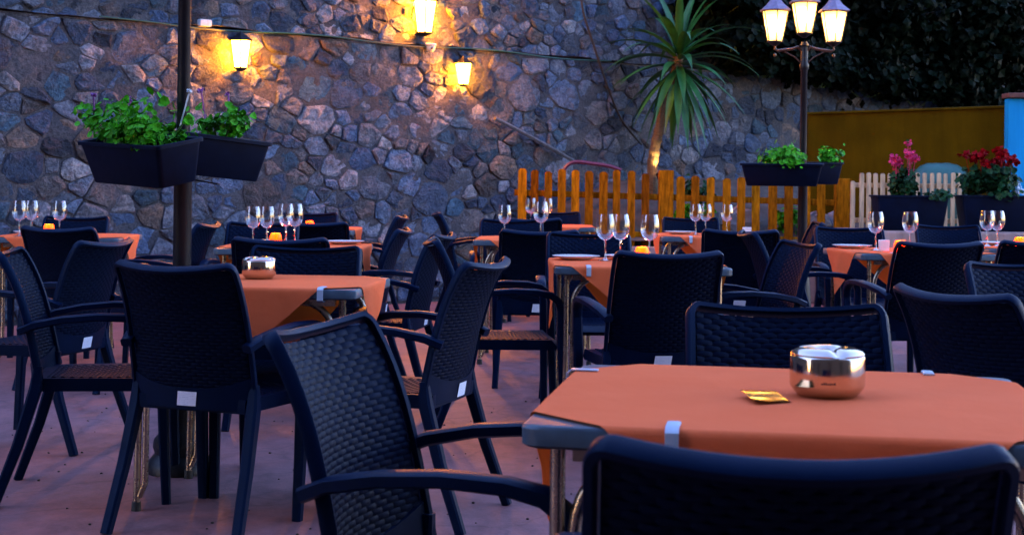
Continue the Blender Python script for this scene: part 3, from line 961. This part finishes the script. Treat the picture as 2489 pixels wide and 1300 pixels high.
GL = [
 (.45, 7.00, 1.0, 'tall empty wine glass, left of the overlapping pair on the centre table'),
 (.525, 7.04, 1.0, 'tall empty wine glass, right of the overlapping pair on the centre table'),
 (.665, 7.02, 1.0, 'single tall wine glass above the candle on the centre table'),
 (-1.455, 8.22, .98, 'leftmost of four wine glasses on the table left of centre'),
 (-1.39, 8.30, .98, 'second from left of four wine glasses on the table left of centre'),
 (-1.30, 8.42, 1.04, 'third from left of four wine glasses on the table left of centre'),
 (-1.235, 8.33, 1.05, 'rightmost of four wine glasses on the table left of centre'),
 (-3.06, 9.08, 1.0, 'left wine glass of the pair on the table cut by the left edge'),
 (-3.03, 9.22, 1.0, 'right wine glass of the pair on the table cut by the left edge'),
 (-2.84, 9.18, 1.0, 'single wine glass right of the candle on the table cut by the left edge'),
 (-.045, 9.60, .98, 'wine glass at the left of the second table back at centre'),
 (.19, 9.45, 1.1, 'larger wine glass at the middle of the second table back at centre'),
 (.16, 12.3, 1.05, 'left tiny wine glass on the farthest table'),
 (.30, 12.3, 1.05, 'right tiny wine glass on the farthest table'),
 (1.335, 10.6, 1.0, 'left wine glass of the pair on the table below the palm'),
 (1.415, 10.65, 1.0, 'right wine glass of the pair on the table below the palm'),
 (1.57, 10.65, 1.0, 'single wine glass at the right of the table below the palm'),
 (2.095, 8.40, 1.0, 'wine glass left of the round orange candle'),
 (2.32, 8.50, 1.0, 'wine glass right of the round orange candle'),
 (2.98, 9.15, 1.0, 'left wine glass of the pair on the far right table'),
 (3.05, 9.17, 1.0, 'right wine glass of the pair on the far right table'),
]
for gl in GL: put_glass(*gl)
plate0 = MB().lathe([(.001, .003), (.062, .003), (.066, .0), (.07, .002), (.115, .017), (.117, .0185), (.113, .0185), (.068, .007), (.001, .006)], 36).build('plate', M['china'], smooth=True)
pn = [0]
def put_plate(x, y, label):
    o = plate0 if pn[0] == 0 else plate0.copy()
    if pn[0]: COL.objects.link(o)
    pn[0] += 1
    o.location = (x, y, TZ + .004); tag(o, label, 'plate', 'white plates set on the tables')
put_plate(.315, 7.08, 'white plate at the left of the centre table'); put_plate(.575, 7.18, 'white plate behind the wine glass pair on the centre table')
put_plate(-1.46, 8.45, 'white plate left of the four wine glasses'); put_plate(-3.10, 9.45, 'white plate on the table cut by the left edge')
put_plate(-.97, 8.5, 'white plate at the right of the table left of centre'); put_plate(2.02, 8.66, 'white plate left of the round orange candle')
put_plate(1.24, 10.75, 'white plate on the table below the palm'); put_plate(.33, 9.85, 'white plate on the second table back at centre')
put_plate(3.1, 9.35, 'white plate on the far right table')

def make_candle(name, label, x, y, tall):
    r = empty(name, (x, y, TZ + .0035)); r.scale = (.82, .82, .9)
    h, w = (.075, .042) if tall else (.034, .040)
    if tall: prof = [(.022, 0), (.036, .006), (.043, .026), (.040, .05), (.032, .066), (.030, .068), (.037, .05), (.040, .026), (.034, .009), (.001, .006)]
    else: prof = [(.026, 0), (.032, .004), (.040, .022), (.041, .034), (.039, .034), (.037, .022), (.030, .007), (.001, .006)]
    MB().lathe(prof, 24).build('amber_cup', M['amber'], r, smooth=True)
    wz = .03 if tall else .016
    MB().lathe([(.018, .008), (.018, wz), (.001, wz + .001)], 16).build('wax', M['wax'], r, smooth=True)
    MB().lathe([(.0008, 0), (.0045, .006), (.0055, .012), (.0035, .022), (.0005, .034)], 10, c=(0, 0, wz + .002)).build('flame', M['flame'], r, smooth=True)
    ld = bpy.data.lights.new('candle_light', 'POINT'); ld.energy = .4 if tall else .07; ld.color = (1, .45, .12); ld.shadow_soft_size = .012
    lo = bpy.data.objects.new('candle_light', ld); COL.objects.link(lo); lo.parent = r; lo.location = (0, 0, wz + .03)
    tag(r, label, 'candle', 'lit candles in amber glass cups')
make_candle('candle', 'low amber candle dish glowing on the centre table', .640, 7.15, True)
make_candle('candle', 'low amber candle dish glowing on the table left of centre', -1.365, 8.46, True)
make_candle('candle', 'low amber candle glowing on the table cut by the left edge', -3.04, 9.60, True)
make_candle('candle', 'tiny glowing candle on the far table close to the stone wall', -1.52, 11.0, True)
make_candle('candle', 'round orange candle cup glowing between two wine glasses, right half', 2.21, 8.30, True)
make_candle('candle', 'round orange candle cup at the far right edge', 3.15, 9.05, True)

nap = MB().box((0, 0, .032), (.062, .02, .064), taper=(.92, 1)).build('napkin_holder', M['napkin'], bevel=.004)
p = px(2154, 612, 8.25); nap.location = (p.x, 8.30, TZ + .004); tag(nap, 'small white napkin block beside the round orange candle', 'napkins')
nap2 = nap.copy(); COL.objects.link(nap2); nap2.location = (1.68, 10.42, TZ + .004); tag(nap2, 'small white napkin block on the table below the palm', 'napkins')

def make_ashtray(x, y, s, label, rz, mark=False):
    r = empty('ashtray', (x, y, TZ + .003), rz); r.scale = (s, s, s)
    MB().lathe([(.048, 0), (.052, .001), (.059, .008), (.0655, .017), (.0665, .021), (.0665, .068), (.065, .072), (.0625, .0735), (.0625, .070), (.0645, .066), (.0645, .028), (.05, .012), (.001, .010)], 48).build('bowl', M['steel'], r, smooth=True)
    m = MB()
    nn = 48
    prof = [(.0645, .0735), (.0655, .0755), (.062, .080), (.052, .0845), (.038, .0865), (.026, .0855), (.020, .081), (.014, .072)]
    vs = []
    for ri, (rr, z) in enumerate(prof):
        for k in range(nn):
            q = 2 * math.pi * k / nn
            dip = sum(math.exp(-((math.degrees(q) - c + 180) % 360 - 180) ** 2 / 70) for c in (20, 140, 260))
            zz = z - .009 * dip * (1 if 1 <= ri <= 5 else 0) * math.sin(math.pi * (ri) / 6)
            vs.append((rr * math.cos(q), rr * math.sin(q), zz))
    fs = [(i * nn + k, i * nn + (k + 1) % nn, (i + 1) * nn + (k + 1) % nn, (i + 1) * nn + k) for i in range(len(prof) - 1) for k in range(nn)]
    m.add(vs, fs).build('lid', M['steel'], r, smooth=True)
    if mark:
        m = MB()
        q0 = math.radians(-128)
        for k in range(7):
            a = q0 + k * .055
            hgt = random.uniform(.0022, .0045)
            c0, c1 = (math.cos(a), math.sin(a)), (math.cos(a + .04), math.sin(a + .04))
            m.add([(c0[0] * .0669, c0[1] * .0669, .0265), (c1[0] * .0669, c1[1] * .0669, .0265), (c1[0] * .0669, c1[1] * .0669, .0265 + hgt), (c0[0] * .0669, c0[1] * .0669, .0265 + hgt)], [(0, 1, 2, 3)])
        m.build('maker_mark', M['cable_black'], r)
    tag(r, label, 'ashtray', 'round steel ashtrays with lids')
p = pz(2022, 972, TZ); make_ashtray(p.x, p.y + .04, 1.0, 'large shiny steel ashtray standing on the nearest orange table', .3, True)
p = pz(626, 680, TZ); make_ashtray(p.x, p.y + .03, .95, 'smaller-looking steel ashtray on the table beside the planter lamp post', 1.4)

p = pz(1862, 972, TZ)
m = MB()
A, B_, C_, D_ = [pz(*q, TZ) - p for q in ((1797, 966), (1838, 988), (1924, 982), (1884, 960))]
def foil(a, c):
    q = A * (1 - a) * (1 - c) + B_ * a * (1 - c) + C_ * a * c + D_ * (1 - a) * c
    return (q.x, q.y, .0055 - .1 * q.x + .037 * q.y + .0008 * math.sin(a * 7))
m.grid(foil, 6, 6)
fo_ = m.build('foil_wrapper', M['gold'], smooth=True); fo_.location = (p.x, p.y, TZ + .003)
tag(fo_, 'small shiny gold foil wrapper left of the large ashtray', 'wrapper')

# ---------------------------------------------------------------- lamp posts
def make_lamp_post(x, y, label, lz=2.21, rot=0.0, bulb='bulb'):
    r = empty('lamp_post', (x, y, 0), rot)
    MB().lathe([(.135, 0), (.135, .03), (.120, .05), (.100, .075), (.108, .10), (.104, .13), (.080, .16), (.074, .20), (.072, .30), (.058, .46), (.050, .50), (.056, .52), (.040, .55)], 16).build('base', M['iron'], r, smooth=True)
    MB().lathe([(.037, .52), (.036, 1.16), (.041, 1.17), (.041, 1.20), (.030, 1.22)], 16).build('lower_pole', M['iron'], r, smooth=True)
    MB().lathe([(.0265, 1.20), (.0255, lz - .16), (.034, lz - .15), (.036, lz - .12), (.028, lz - .10), (.027, lz + .02), (.04, lz + .03), (.02, lz + .06)], 16).build('upper_pole', M['iron'], r, smooth=True)
    for a in range(2):
        q = (0, math.pi)[a]
        c, s = math.cos(q), math.sin(q)
        L = .225
        MB().tube([(c * .02, s * .02, lz - .01), (c * .05, s * .05, lz + .02), (c * .09, s * .09, lz + .004), (c * (L - .02), s * (L - .02), lz - .012), (c * L, s * L, lz + .0), (c * L, s * L, lz + .05)], .011, 8).tube([(c * .03, s * .03, lz - .10), (c * .07, s * .07, lz - .06), (c * .12, s * .12, lz - .035), (c * .16, s * .16, lz - .012)], .006, 6).blob((c * L, s * L, lz - .045), (.012, .012, .016), 8, 0).build('arm', M['bronze'], r, smooth=True)
    spots = [(-.225, 0, lz + .055), (.225, 0, lz + .055), (0, 0, lz + .12)]
    for k, (lx, ly, z) in enumerate(spots):
        n, r0, r1, h = 6, .058, .104, .235
        m = MB()
        m.lathe([(.018, -.03), (.045, -.012), (r0 + .008, 0), (r0 + .004, .008)], 6, ph=R(30))
        for i in range(n):
            q = R(30 + 60 * i); c, s = math.cos(q), math.sin(q)
            m.tube([(c * r0, s * r0, 0), (c * r1, s * r1, h)], .0045, 6)
        rim = [(math.cos(R(30 + 60 * i)) * r1, math.sin(R(30 + 60 * i)) * r1, h) for i in range(7)]
        m.tube(rim, .006, 6, cap=False)
        lan = m.build('lantern', M['iron'], r, smooth=True); lan.location = (lx, ly, z)
        rf = MB().lathe([(r1 + .020, h + .002), (r1 + .022, h + .008), (.075, h + .050), (.045, h + .085), (.036, h + .11), (.020, h + .125), (.006, h + .16), (.001, h + .175)], 6, ph=R(30)).build('lantern_roof', M['roofmetal'], lan)
        MB().lathe([(r1 - .006, h - .001), (r1 + .018, h + .001)], 6, ph=R(30)).build('roof_underside', M['bronze'], lan)
        MB().lathe([(.001, .075), (.018, .085), (.026, .125), (.024, .16), (.012, .19), (.001, .20)], 12).build('bulb', M[bulb], lan, smooth=True)
        for i in range(n):
            a, c = R(30 + 60 * i), R(90 + 60 * i)
            k0, k1 = r0 - .003, r1 - .004
            MB().add([(math.cos(a) * k0, math.sin(a) * k0, .006), (math.cos(c) * k0, math.sin(c) * k0, .006), (math.cos(c) * k1, math.sin(c) * k1, h - .004), (math.cos(a) * k1, math.sin(a) * k1, h - .004)], [(0, 1, 2, 3)]).build('pane', M['pane'], lan)
    tag(r, label, 'lamp post', 'black lamp posts with clustered lanterns')
    return r
M['roofmetal'] = simple('lantern_roof_metal', (.20, .16, .24), .4, metal=.3, var=.25)
PX, PY = -1.325, 5.88
make_lamp_post(PX, PY, 'black lamp post with two flower boxes, rising out of the top of the picture', rot=R(8), bulb='dimbulb')
LX, LY = px(1953, 300, 11.2).x, 11.2
make_lamp_post(LX, LY, 'black lamp post with three lit lanterns in view and flower boxes, at the right')

def make_planter(loc, rz, tilt, slope, label, L=.56, Wd=.22, H=.17, name='planter_box'):
    r = empty(name, loc)
    r.rotation_euler = (Matrix.Rotation(rz, 3, 'Z') @ Matrix.Rotation(slope, 3, 'Y') @ Matrix.Rotation(tilt, 3, 'X')).to_euler()
    def ring(l, w, z, rc=.02):
        o = []
        for sx, sy, a0 in ((1, 1, 0), (-1, 1, 90), (-1, -1, 180), (1, -1, 270)):
            for q in (0, 30, 60, 90): o.append((sx * (l / 2 - rc) + rc * math.cos(R(a0 + q)), sy * (w / 2 - rc) + rc * math.sin(R(a0 + q)), z))
        return o
    lay = [ring(L * .82, Wd * .74, -H), ring(L * .84, Wd * .76, -H + .004), ring(L * .96, Wd * .92, -.018), ring(L * 1.0, Wd, -.016), ring(L * 1.0, Wd, -.002), ring(L * .985, Wd * .97, 0), ring(L * .93, Wd * .86, -.004), ring(L * .88, Wd * .80, -.055)]
    n = len(lay[0])
    vs = [p for l in lay for p in l]
    fs = [(a * n + i, a * n + (i + 1) % n, (a + 1) * n + (i + 1) % n, (a + 1) * n + i) for a in range(len(lay) - 1) for i in range(n)]
    fs.append(tuple(range(n - 1, -1, -1)))
    MB().add(vs, fs).build('box', M['planter'], r, smooth=True)
    MB().grid(lambda a, c: (L * .885 * (a - .5), Wd * .81 * (c - .5), -.050 + .02 * vn(a * 9, c * 5)), 10, 4).build('soil', M['soil'], r)
    tag(r, label, 'planter', 'dark plastic flower boxes')
    return r

def make_plant(loc, rx, rz, n, label, leaf=.022, flower=None, nf=0, mat='leaf', name='geranium_plant', fsize=.02, clumps=9, stems=8, fh=1.0, ry=None, cat='plant', group=None):
    """bushy plant: loc is its foot; rx half width, rz height"""
    r = empty(name, loc); ry = ry or rx
    cl = []
    for _ in range(clumps):
        a, q = random.uniform(0, 6.28), random.random() ** .6
        cl.append(Vector((rx * q * math.cos(a), ry * q * math.sin(a), rz * (.25 + .7 * random.random() * (1 - .45 * q)))))
    m = MB()
    for c in cl[:max(stems, nf and 0)]:
        m.tube([(0.2 * c.x, .2 * c.y, -.02), (c.x * .6, c.y * .6, c.z * .5), tuple(c)], [.005, .004, .003], 5)
    m.build('stems', M['stem'], r, smooth=True)
    m = MB()
    for _ in range(n):
        c = random.choice(cl); k = rx * .36
        p = c + Vector((random.gauss(0, k * .55), random.gauss(0, k * .55), random.gauss(0, rz * .13)))
        if p.z < .0: p.z = abs(p.z) * .4
        d = Vector((p.x * 1.5 / rx * .4 + random.gauss(0, .5), p.y * .6 / rx + random.gauss(-.25, .5), .6 + random.gauss(0, .4)))
        m.leaf(p, leaf * random.uniform(.6, 1.25), 6, d)
    o = m.build('foliage', M[mat], r); o['kind'] = 'stuff'
    if flower:
        for i in range(nf):
            c = cl[i % len(cl)]
            p = Vector((c.x + random.gauss(0, rx * .15), c.y - .01, rz * fh * random.uniform(.8, 1.12)))
            f = MB()
            f.tube([tuple(c * .8), tuple(p)], .003, 5)
            for _ in range(16):
                f.leaf(p + Vector((random.gauss(0, fsize * .5), random.gauss(0, fsize * .5), random.gauss(0, fsize * .4))), fsize * random.uniform(.35, .6), 5)
            f.build('flower', M[flower], r)
    tag(r, label, cat, group)
    return r

# planters on the near post
c = px(338, 338, 5.72)
PB1 = make_planter((c.x, 5.72, c.z), R(-42), R(11), R(2.5), 'left tilted dark flower box hanging on the near lamp post')
def in_box(b, x, y, z=-.045): return b.matrix_basis @ Vector((x, y, z))
bpy.context.view_layer.update()
c = px(528, 338, 6.0)
PB2 = make_planter((c.x - .02, 6.04, c.z + .015), R(40), R(4), R(5), 'right dark flower box on the near lamp post, sloping down to the right', L=.44)
bpy.context.view_layer.update()
GP = 'green geranium plants in the flower boxes'
make_plant(in_box(PB1, -.17, .0), .13, .19, 300, 'bushy green geranium at the left end of the left flower box', leaf=.016, flower='violet', nf=2, clumps=12, fh=1.15, fsize=.014, group=GP)
make_plant(in_box(PB1, .10, -.01), .125, .15, 560, 'dense rounded green geranium in the middle of the left flower box', leaf=.014, clumps=14, group=GP)
make_plant(in_box(PB1, .03, .06), .18, .24, 90, 'loose airy green geranium stems behind the dense plant at the near lamp post', leaf=.02, clumps=13, flower='white', nf=1, fsize=.01, group=GP)
make_plant(in_box(PB2, .02, -.02), .10, .20, 280, 'leafy green geranium in the right flower box of the near lamp post', leaf=.016, flower='violet', nf=2, clumps=10, fh=1.2, fsize=.013, group=GP)
br = MB().sweep([(PX + .16, PY - .08, 1.155), (PX - .02, PY - .05, 1.185), (PX - .2, PY - .04, 1.185)], (0, 1, 0), .03, .006).build('planter_bracket', M['iron'])
tag(br, 'flat metal bracket under the flower boxes of the near lamp post', 'bracket')
# planters on the far post
c = px(1900, 397, 11.05)
PB3 = make_planter((c.x, 11.05, c.z), R(-10), R(2), R(0), 'dark flower box on the front of the triple lamp post', L=.62)
bpy.context.view_layer.update()
c = px(2005, 396, 11.35)
PB4 = make_planter((c.x - .12, 11.37, c.z + .003), R(14), R(-1), R(0), 'dark flower box on the back of the triple lamp post', L=.5)
bpy.context.view_layer.update()
make_plant(in_box(PB3, .02, 0), .17, .17, 420, 'bright green geranium mound left of the triple lamp post pole', leaf=.02, clumps=16, flower='pink', nf=1, fh=1.05, fsize=.018, group=GP)
make_plant(in_box(PB4, .17, 0), .085, .18, 200, 'bright green geranium clump right of the triple lamp post pole', leaf=.02, clumps=9, group=GP)
# large planters on the ledge
BP = [(2120, 2300, 'large dark planter with pink flowers on the ledge'), (2326, 2510, 'large dark planter with red flowers cut by the right edge')]
for (xa_, xb_, lab) in BP:
    a, c = px(xa_, 474, 13.55), px(xb_, 478, 13.55)
    hgt = a.z - .762
    make_planter(((a.x + c.x) / 2, 13.55, .762 + hgt), R(0), 0, 0, lab, L=c.x - a.x, Wd=.3, H=hgt, name='large_planter')
FL = 'flowering shrubs in the large planters'
c = px(2200, 474, 13.55); make_plant((c.x, 13.55, c.z - .05), .13, .30, 620, 'shrub with bright pink flowers rising above the pale slats', mat='darkleaf', flower='pink', nf=9, fh=1.35, fsize=.042, clumps=14, leaf=.024, name='flowering_shrub', cat='shrub', group=FL)
c = px(2203, 330, 13.55); z0 = px(2200, 474, 13.55).z
f = make_plant((c.x + .02, 13.57, z0 - .05), .02, c.z - z0 + .05, 20, 'lone tall pink bloom on a thin stem above the pink flowers', mat='darkleaf', flower='pink', nf=1, fh=1.0, fsize=.03, clumps=3, leaf=.016, name='flower_stem', cat='flower')
c = px(2405, 476, 13.55); make_plant((c.x, 13.55, c.z - .05), .22, .36, 1000, 'shrub with dark red flowers beside the blue-lit wall', mat='darkleaf', flower='red', nf=12, fh=1.12, fsize=.055, clumps=18, leaf=.028, name='flowering_shrub', cat='shrub', group=FL)
c = px(2467, 476, 13.5); make_plant((c.x, 13.45, c.z - .04), .09, .17, 160, 'small pale silvery plant at the right edge before the blue-lit wall', mat='white', clumps=10, leaf=.010, name='silver_plant', stems=10)
c = px(2275, 476, 13.55); make_plant((c.x, 13.5, c.z - .04), .16, .09, 220, 'low trailing green plant between the two large planters', mat='darkleaf', clumps=12, leaf=.02, name='trailing_plant')
c = px(1700, 420, 15.0); make_plant((c.x, 15.1, .95), .16, .30, 260, 'small dark green bush behind the fence right of the palm', mat='darkleaf', clumps=12, leaf=.03, name='bush')
for i, (xx, lab) in enumerate(((1690, 'low green plant glimpsed through the fence below the palm'), (1935, 'low green plant glimpsed through the fence by the lamp post'))):
    c = px(xx, 500, 14.95); make_plant((c.x, 14.95, .62), .2, .38, 220, lab, mat='leaf', clumps=10, leaf=.03, name='bed_plant')

# ---------------------------------------------------------------- lights on the wall
def make_wall_lamp(x, y, off, scale, label, strength=1.0):
    p = wall_px(x, y, off)
    r = empty('wall_lantern', p + WN * .13); r.rotation_euler = (0, 0, math.atan2(WD.y, WD.x)); r.scale = (scale,) * 3
    MB().box((0, .11, .06), (.07, .03, .16)).tube([(0, .11, .10), (0, .05, .155), (0, 0, .15)], .010, 8).build('bracket', M['iron'], r)
    h, r0, r1 = .20, .055, .085
    m = MB(); m.lathe([(.02, -.125), (r0 + .006, -.105), (r0 + .006, -.098)], 6)
    for i in range(6):
        q = R(60 * i); m.tube([(math.cos(q) * r0, math.sin(q) * r0, -.1), (math.cos(q) * r1, math.sin(q) * r1, .1)], .005, 6)
    lan = m.build('lantern', M['iron'], r, smooth=True)
    MB().lathe([(r1 + .012, .10), (r1 + .014, .108), (.04, .145), (.015, .165), (.001, .18)], 6).build('lantern_roof', M['iron'], lan)
    for i in range(6):
        a, c = R(60 * i), R(60 * i + 60)
        k0, k1 = r0 - .003, r1 - .004
        MB().add([(math.cos(a) * k0, math.sin(a) * k0, -.097), (math.cos(c) * k0, math.sin(c) * k0, -.097), (math.cos(c) * k1, math.sin(c) * k1, .098), (math.cos(a) * k1, math.sin(a) * k1, .098)], [(0, 1, 2, 3)]).build('pane', M['wallpane'], lan)
    tag(r, label, 'wall lamp', 'glowing lanterns on the stone wall')
make_wall_lamp(567, 135, 0, 1.15, 'glowing amber wall lantern left, above the near flower boxes')
make_wall_lamp(1106, 182, 0, 1.0, 'glowing amber wall lantern right, below the security camera')
make_wall_lamp(1012, 45, -SETB, 1.5, 'brightest amber wall lamp, highest, above the ledge at the top edge')

def cable(pts, r, mat, name, label, cat='cable'):
    out = []
    P = [Vector(p) for p in pts]
    for i in range(len(P) - 1):
        p0, p1, p2, p3 = P[max(0, i - 1)], P[i], P[i + 1], P[min(len(P) - 1, i + 2)]
        for k in range(6):
            t = k / 6
            out.append(.5 * ((2 * p1) + (p2 - p0) * t + (2 * p0 - 5 * p1 + 4 * p2 - p3) * t * t + (3 * p1 - p0 - 3 * p2 + p3) * t ** 3))
    out.append(P[-1])
    tag(MB().tube(out, r, 6).build(name, M[mat], smooth=True), label, cat)
cable([wp(s, LEDGE + .0 + .015 * math.sin(s * 3.1), .075) for s in np.linspace(-3.6, 2.2, 14)], .008, 'cable_green', 'ledge_cable', 'thin green cable running along the edge of the wall ledge')
cable([wall_px(x, y, .12) for x, y in ((1412, -20), (1418, 30), (1440, 100), (1475, 205), (1510, 290), (1560, 352))], .012, 'cable_black', 'hanging_cable', 'black cable curving down the wall left of the palm')
cable([wall_px(x, y, .12) for x, y in ((1203, 288), (1262, 318), (1330, 355), (1400, 395))], .02, 'pipe', 'drain_pipe', 'grey pipe slanting down the stone wall to the fence', 'pipe')
cable([px(x, y, 14.95) for x, y in ((1366, 425), (1378, 403), (1400, 394), (1440, 398), (1480, 404), (1510, 414))], .022, 'hose', 'garden_hose', 'purple garden hose lying over the bed behind the fence', 'hose')
p = wall_px(497, 57, .06); jb = MB().box(p, (.11, .06, .06), rz=math.atan2(WD.y, WD.x)).build('junction_box', M['box_plastic'], bevel=.008); tag(jb, 'small pale junction box on the green cable near the lamp post', 'electrical box')
sc_ = empty('security_camera', wall_px(1047, 110, .10))
MB().lathe([(.055, .0), (.055, .014), (.05, .018)], 20, c=(0, 0, -.005)).build('mount', M['box_plastic'], sc_, smooth=True)
MB().lathe([(.001, -.07), (.025, -.064), (.04, -.045), (.045, -.02), (.045, -.006)], 20).build('dome', M['box_plastic'], sc_, smooth=True)
MB().lathe([(.001, -.012), (.013, -.010), (.013, .0)], 14, c=(.015, -.042, -.03)).build('lens', M['cable_black'], sc_, smooth=True)
tag(sc_, 'small pale dome camera on the ledge below the brightest lamp', 'camera')

# ---------------------------------------------------------------- palm with uplight
PD = 15.45
pb = px(1586, 425, PD); pb.z = .9
palm = empty('palm_tree', pb)
tag(palm, 'spiky-leaved palm lit from below, standing behind the picket fence', 'palm tree')
tr = [Vector((pb.x, PD, .75)), px(1586, 400, PD), px(1594, 350, PD), px(1606, 300, PD), px(1624, 240, PD), px(1645, 170, PD), px(1650, 130, PD)]
m = MB(); rad = [.062, .058, .052, .05, .05, .055, .05]
path, rr = [], []
for i in range(len(tr) - 1):
    for k in range(5):
        t = k / 5; path.append(tr[i].lerp(tr[i + 1], t) - pb); rr.append((rad[i] * (1 - t) + rad[i + 1] * t) * (1 + (.10 if k % 2 else -.04)))
path.append(tr[-1] - pb); rr.append(.04)
m.tube(path, rr, 12).build('trunk', M['bark'], palm, smooth=False)
hd = tr[-1] - pb
for i in range(62):
    az = i * 2.39996 + random.uniform(-.2, .2)
    el = R(74 - 146 * (i / 61) ** .9) + random.uniform(-.12, .12)
    L = random.uniform(.72, .98) * (1.0 if el > 0 else .92)
    d = Vector((math.cos(az) * math.cos(el), math.sin(az) * math.cos(el), math.sin(el)))
    st = hd + Vector((0, 0, -.22 * (i / 61))) + d * .04
    side = d.cross(Vector((0, 0, 1))).normalized()
    pts = []; n = 9
    p, v = st.copy(), d.copy()
    vs = []
    for k in range(n + 1):
        t = k / n
        w = .046 * (math.sin(math.pi * min(1, (t * .9 + .10))) ** .6) * (1 - t ** 3) + .002
        nrm = side.cross(v).normalized()
        vs += [p + side * w + nrm * w * .35, p, p - side * w + nrm * w * .35]
        p = p + v * (L / n)
        v = (v + Vector((0, 0, -.10 - .06 * (el > 0))) * (.5 + t)).normalized()
    fs = []
    for k in range(n):
        a = k * 3
        fs += [(a, a + 1, a + 4, a + 3), (a + 1, a + 2, a + 5, a + 4)]
    MB().add(vs, fs).build('leaf', M['palm'], palm, smooth=True)
upl = empty('uplight', px(1604, 424, PD - .13))
aim = (px(1590, 368, PD) - Vector(upl.location)).normalized()
upl.rotation_euler = aim.to_track_quat('Z', 'Y').to_euler()
MB().lathe([(.02, -.08), (.035, -.07), (.042, 0), (.046, .004), (.040, .004), (.036, -.01)], 16).build('housing', M['iron'], upl, smooth=True)
MB().lathe([(.001, -.006), (.036, -.006)], 16).build('lens', M['lens'] if 'lens' in M else M['pane'], upl)
ld = bpy.data.lights.new('uplight_beam', 'SPOT'); ld.energy = 5.5; ld.color = (1, .62, .2); ld.spot_size = R(34); ld.spot_blend = .8; ld.shadow_soft_size = .03
lo = bpy.data.objects.new('uplight_beam', ld); COL.objects.link(lo); lo.parent = upl; lo.location = (0, 0, .02); lo.rotation_euler = (math.pi, 0, 0)
tag(upl, 'small garden uplight at the foot of the palm', 'spotlight')

# ---------------------------------------------------------------- dark trees above the wall
def make_tree(loc, crown, rx, rz, n, label, leaf=.07):
    r = empty('tree', loc)
    c = Vector(crown) - Vector(loc)
    m = MB().tube([(0, 0, -.3), tuple(c * .35 + Vector((.1, 0, 0))), tuple(c * .7), tuple(c)], [.14, .11, .08, .04], 8)
    cl = []
    for _ in range(34):
        d = Vector((random.gauss(0, 1), random.gauss(0, 1), random.gauss(0, 1))).normalized() * random.uniform(.35, 1.0)
        cl.append(c + Vector((d.x * rx, d.y * rx, d.z * rz)))
    for q in cl[:12]: m.tube([tuple(c * .6), tuple((c * .6 + q) / 2 + Vector((0, 0, .1))), tuple(q)], [.05, .03, .012], 5)
    m.build('trunk', M['treebark'], r, smooth=True)
    m = MB()
    for _ in range(n):
        q = random.choice(cl)
        k = rx * .17
        m.leaf(q + Vector((random.gauss(0, k), random.gauss(0, k), random.gauss(0, k * 1.1))), leaf * random.uniform(.5, 1.2), 4)
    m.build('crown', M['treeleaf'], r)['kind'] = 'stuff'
    tag(r, label, 'tree', 'dark trees above the wall')
def tree_at(x, y, d, rx, rz, n, label, **k):
    p = px(x, y, d); make_tree((p.x + .2, d + .4, 2.2), p, rx, rz, n, label, **k)
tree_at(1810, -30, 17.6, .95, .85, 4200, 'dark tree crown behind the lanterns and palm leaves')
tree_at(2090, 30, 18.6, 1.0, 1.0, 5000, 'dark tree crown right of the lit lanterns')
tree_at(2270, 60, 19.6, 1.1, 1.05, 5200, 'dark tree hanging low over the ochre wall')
tree_at(2440, 40, 20.2, 1.2, 1.3, 5200, 'dark tree at the top right corner above the blue-lit building')
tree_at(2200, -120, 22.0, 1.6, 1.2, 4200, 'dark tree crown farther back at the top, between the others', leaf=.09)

for k, (x, y, dd, rx_, lab) in enumerate(((1740, -10, 16.35, .50, 'dark foliage hanging over the wall top behind the palm crown'), (1795, 75, 16.6, .50, 'dark creeper hanging down the wall between palm and lanterns'),
        (1850, 140, 17.0, .45, 'dark creeper hanging over the wall edge just left of the lanterns'), (1985, 165, 17.6, .50, 'dark creeper on the wall edge behind the lamp post arms'),
        (2100, 190, 18.2, .52, 'dark creeper on the wall edge right of the lamp post'), (2225, 212, 18.9, .55, 'dark creeper hanging above the middle of the ochre wall'), (2350, 232, 19.7, .58, 'dark creeper hanging above the right end of the ochre wall'))):
    p = px(x, y, dd)
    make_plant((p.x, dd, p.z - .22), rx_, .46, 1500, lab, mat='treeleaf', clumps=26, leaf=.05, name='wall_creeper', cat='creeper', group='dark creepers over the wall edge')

# rocks in the bed, specks on the floor
for i in range(9):
    xx = random.uniform(1640, 2040); p = px(xx, 540, 14.92 + random.uniform(0, .25))
    o = MB().blob((0, 0, 0), (random.uniform(.10, .2), .12, random.uniform(.08, .16)), 8, .22).build('rock', M['rock'])
    o.location = (p.x, p.y, .72 + random.uniform(-.04, .08)); o.rotation_euler = (0, 0, random.uniform(0, 6))
    tag(o, 'grey rock in the raised bed seen between the pickets', 'rock', 'grey rocks behind the picket fence')
m = MB()
for i in range(170):
    x, y = random.uniform(-2.4, 1.0), random.uniform(4.2, 8.0)
    s = random.uniform(.003, .007)
    m.blob((x, y, s * .4), (s, s * random.uniform(.7, 1.2), s * .6), 6, .25)
tag(m.build('floor_debris', M['debris'], smooth=True), 'scattered dark specks of debris on the floor', 'debris', kind='stuff')
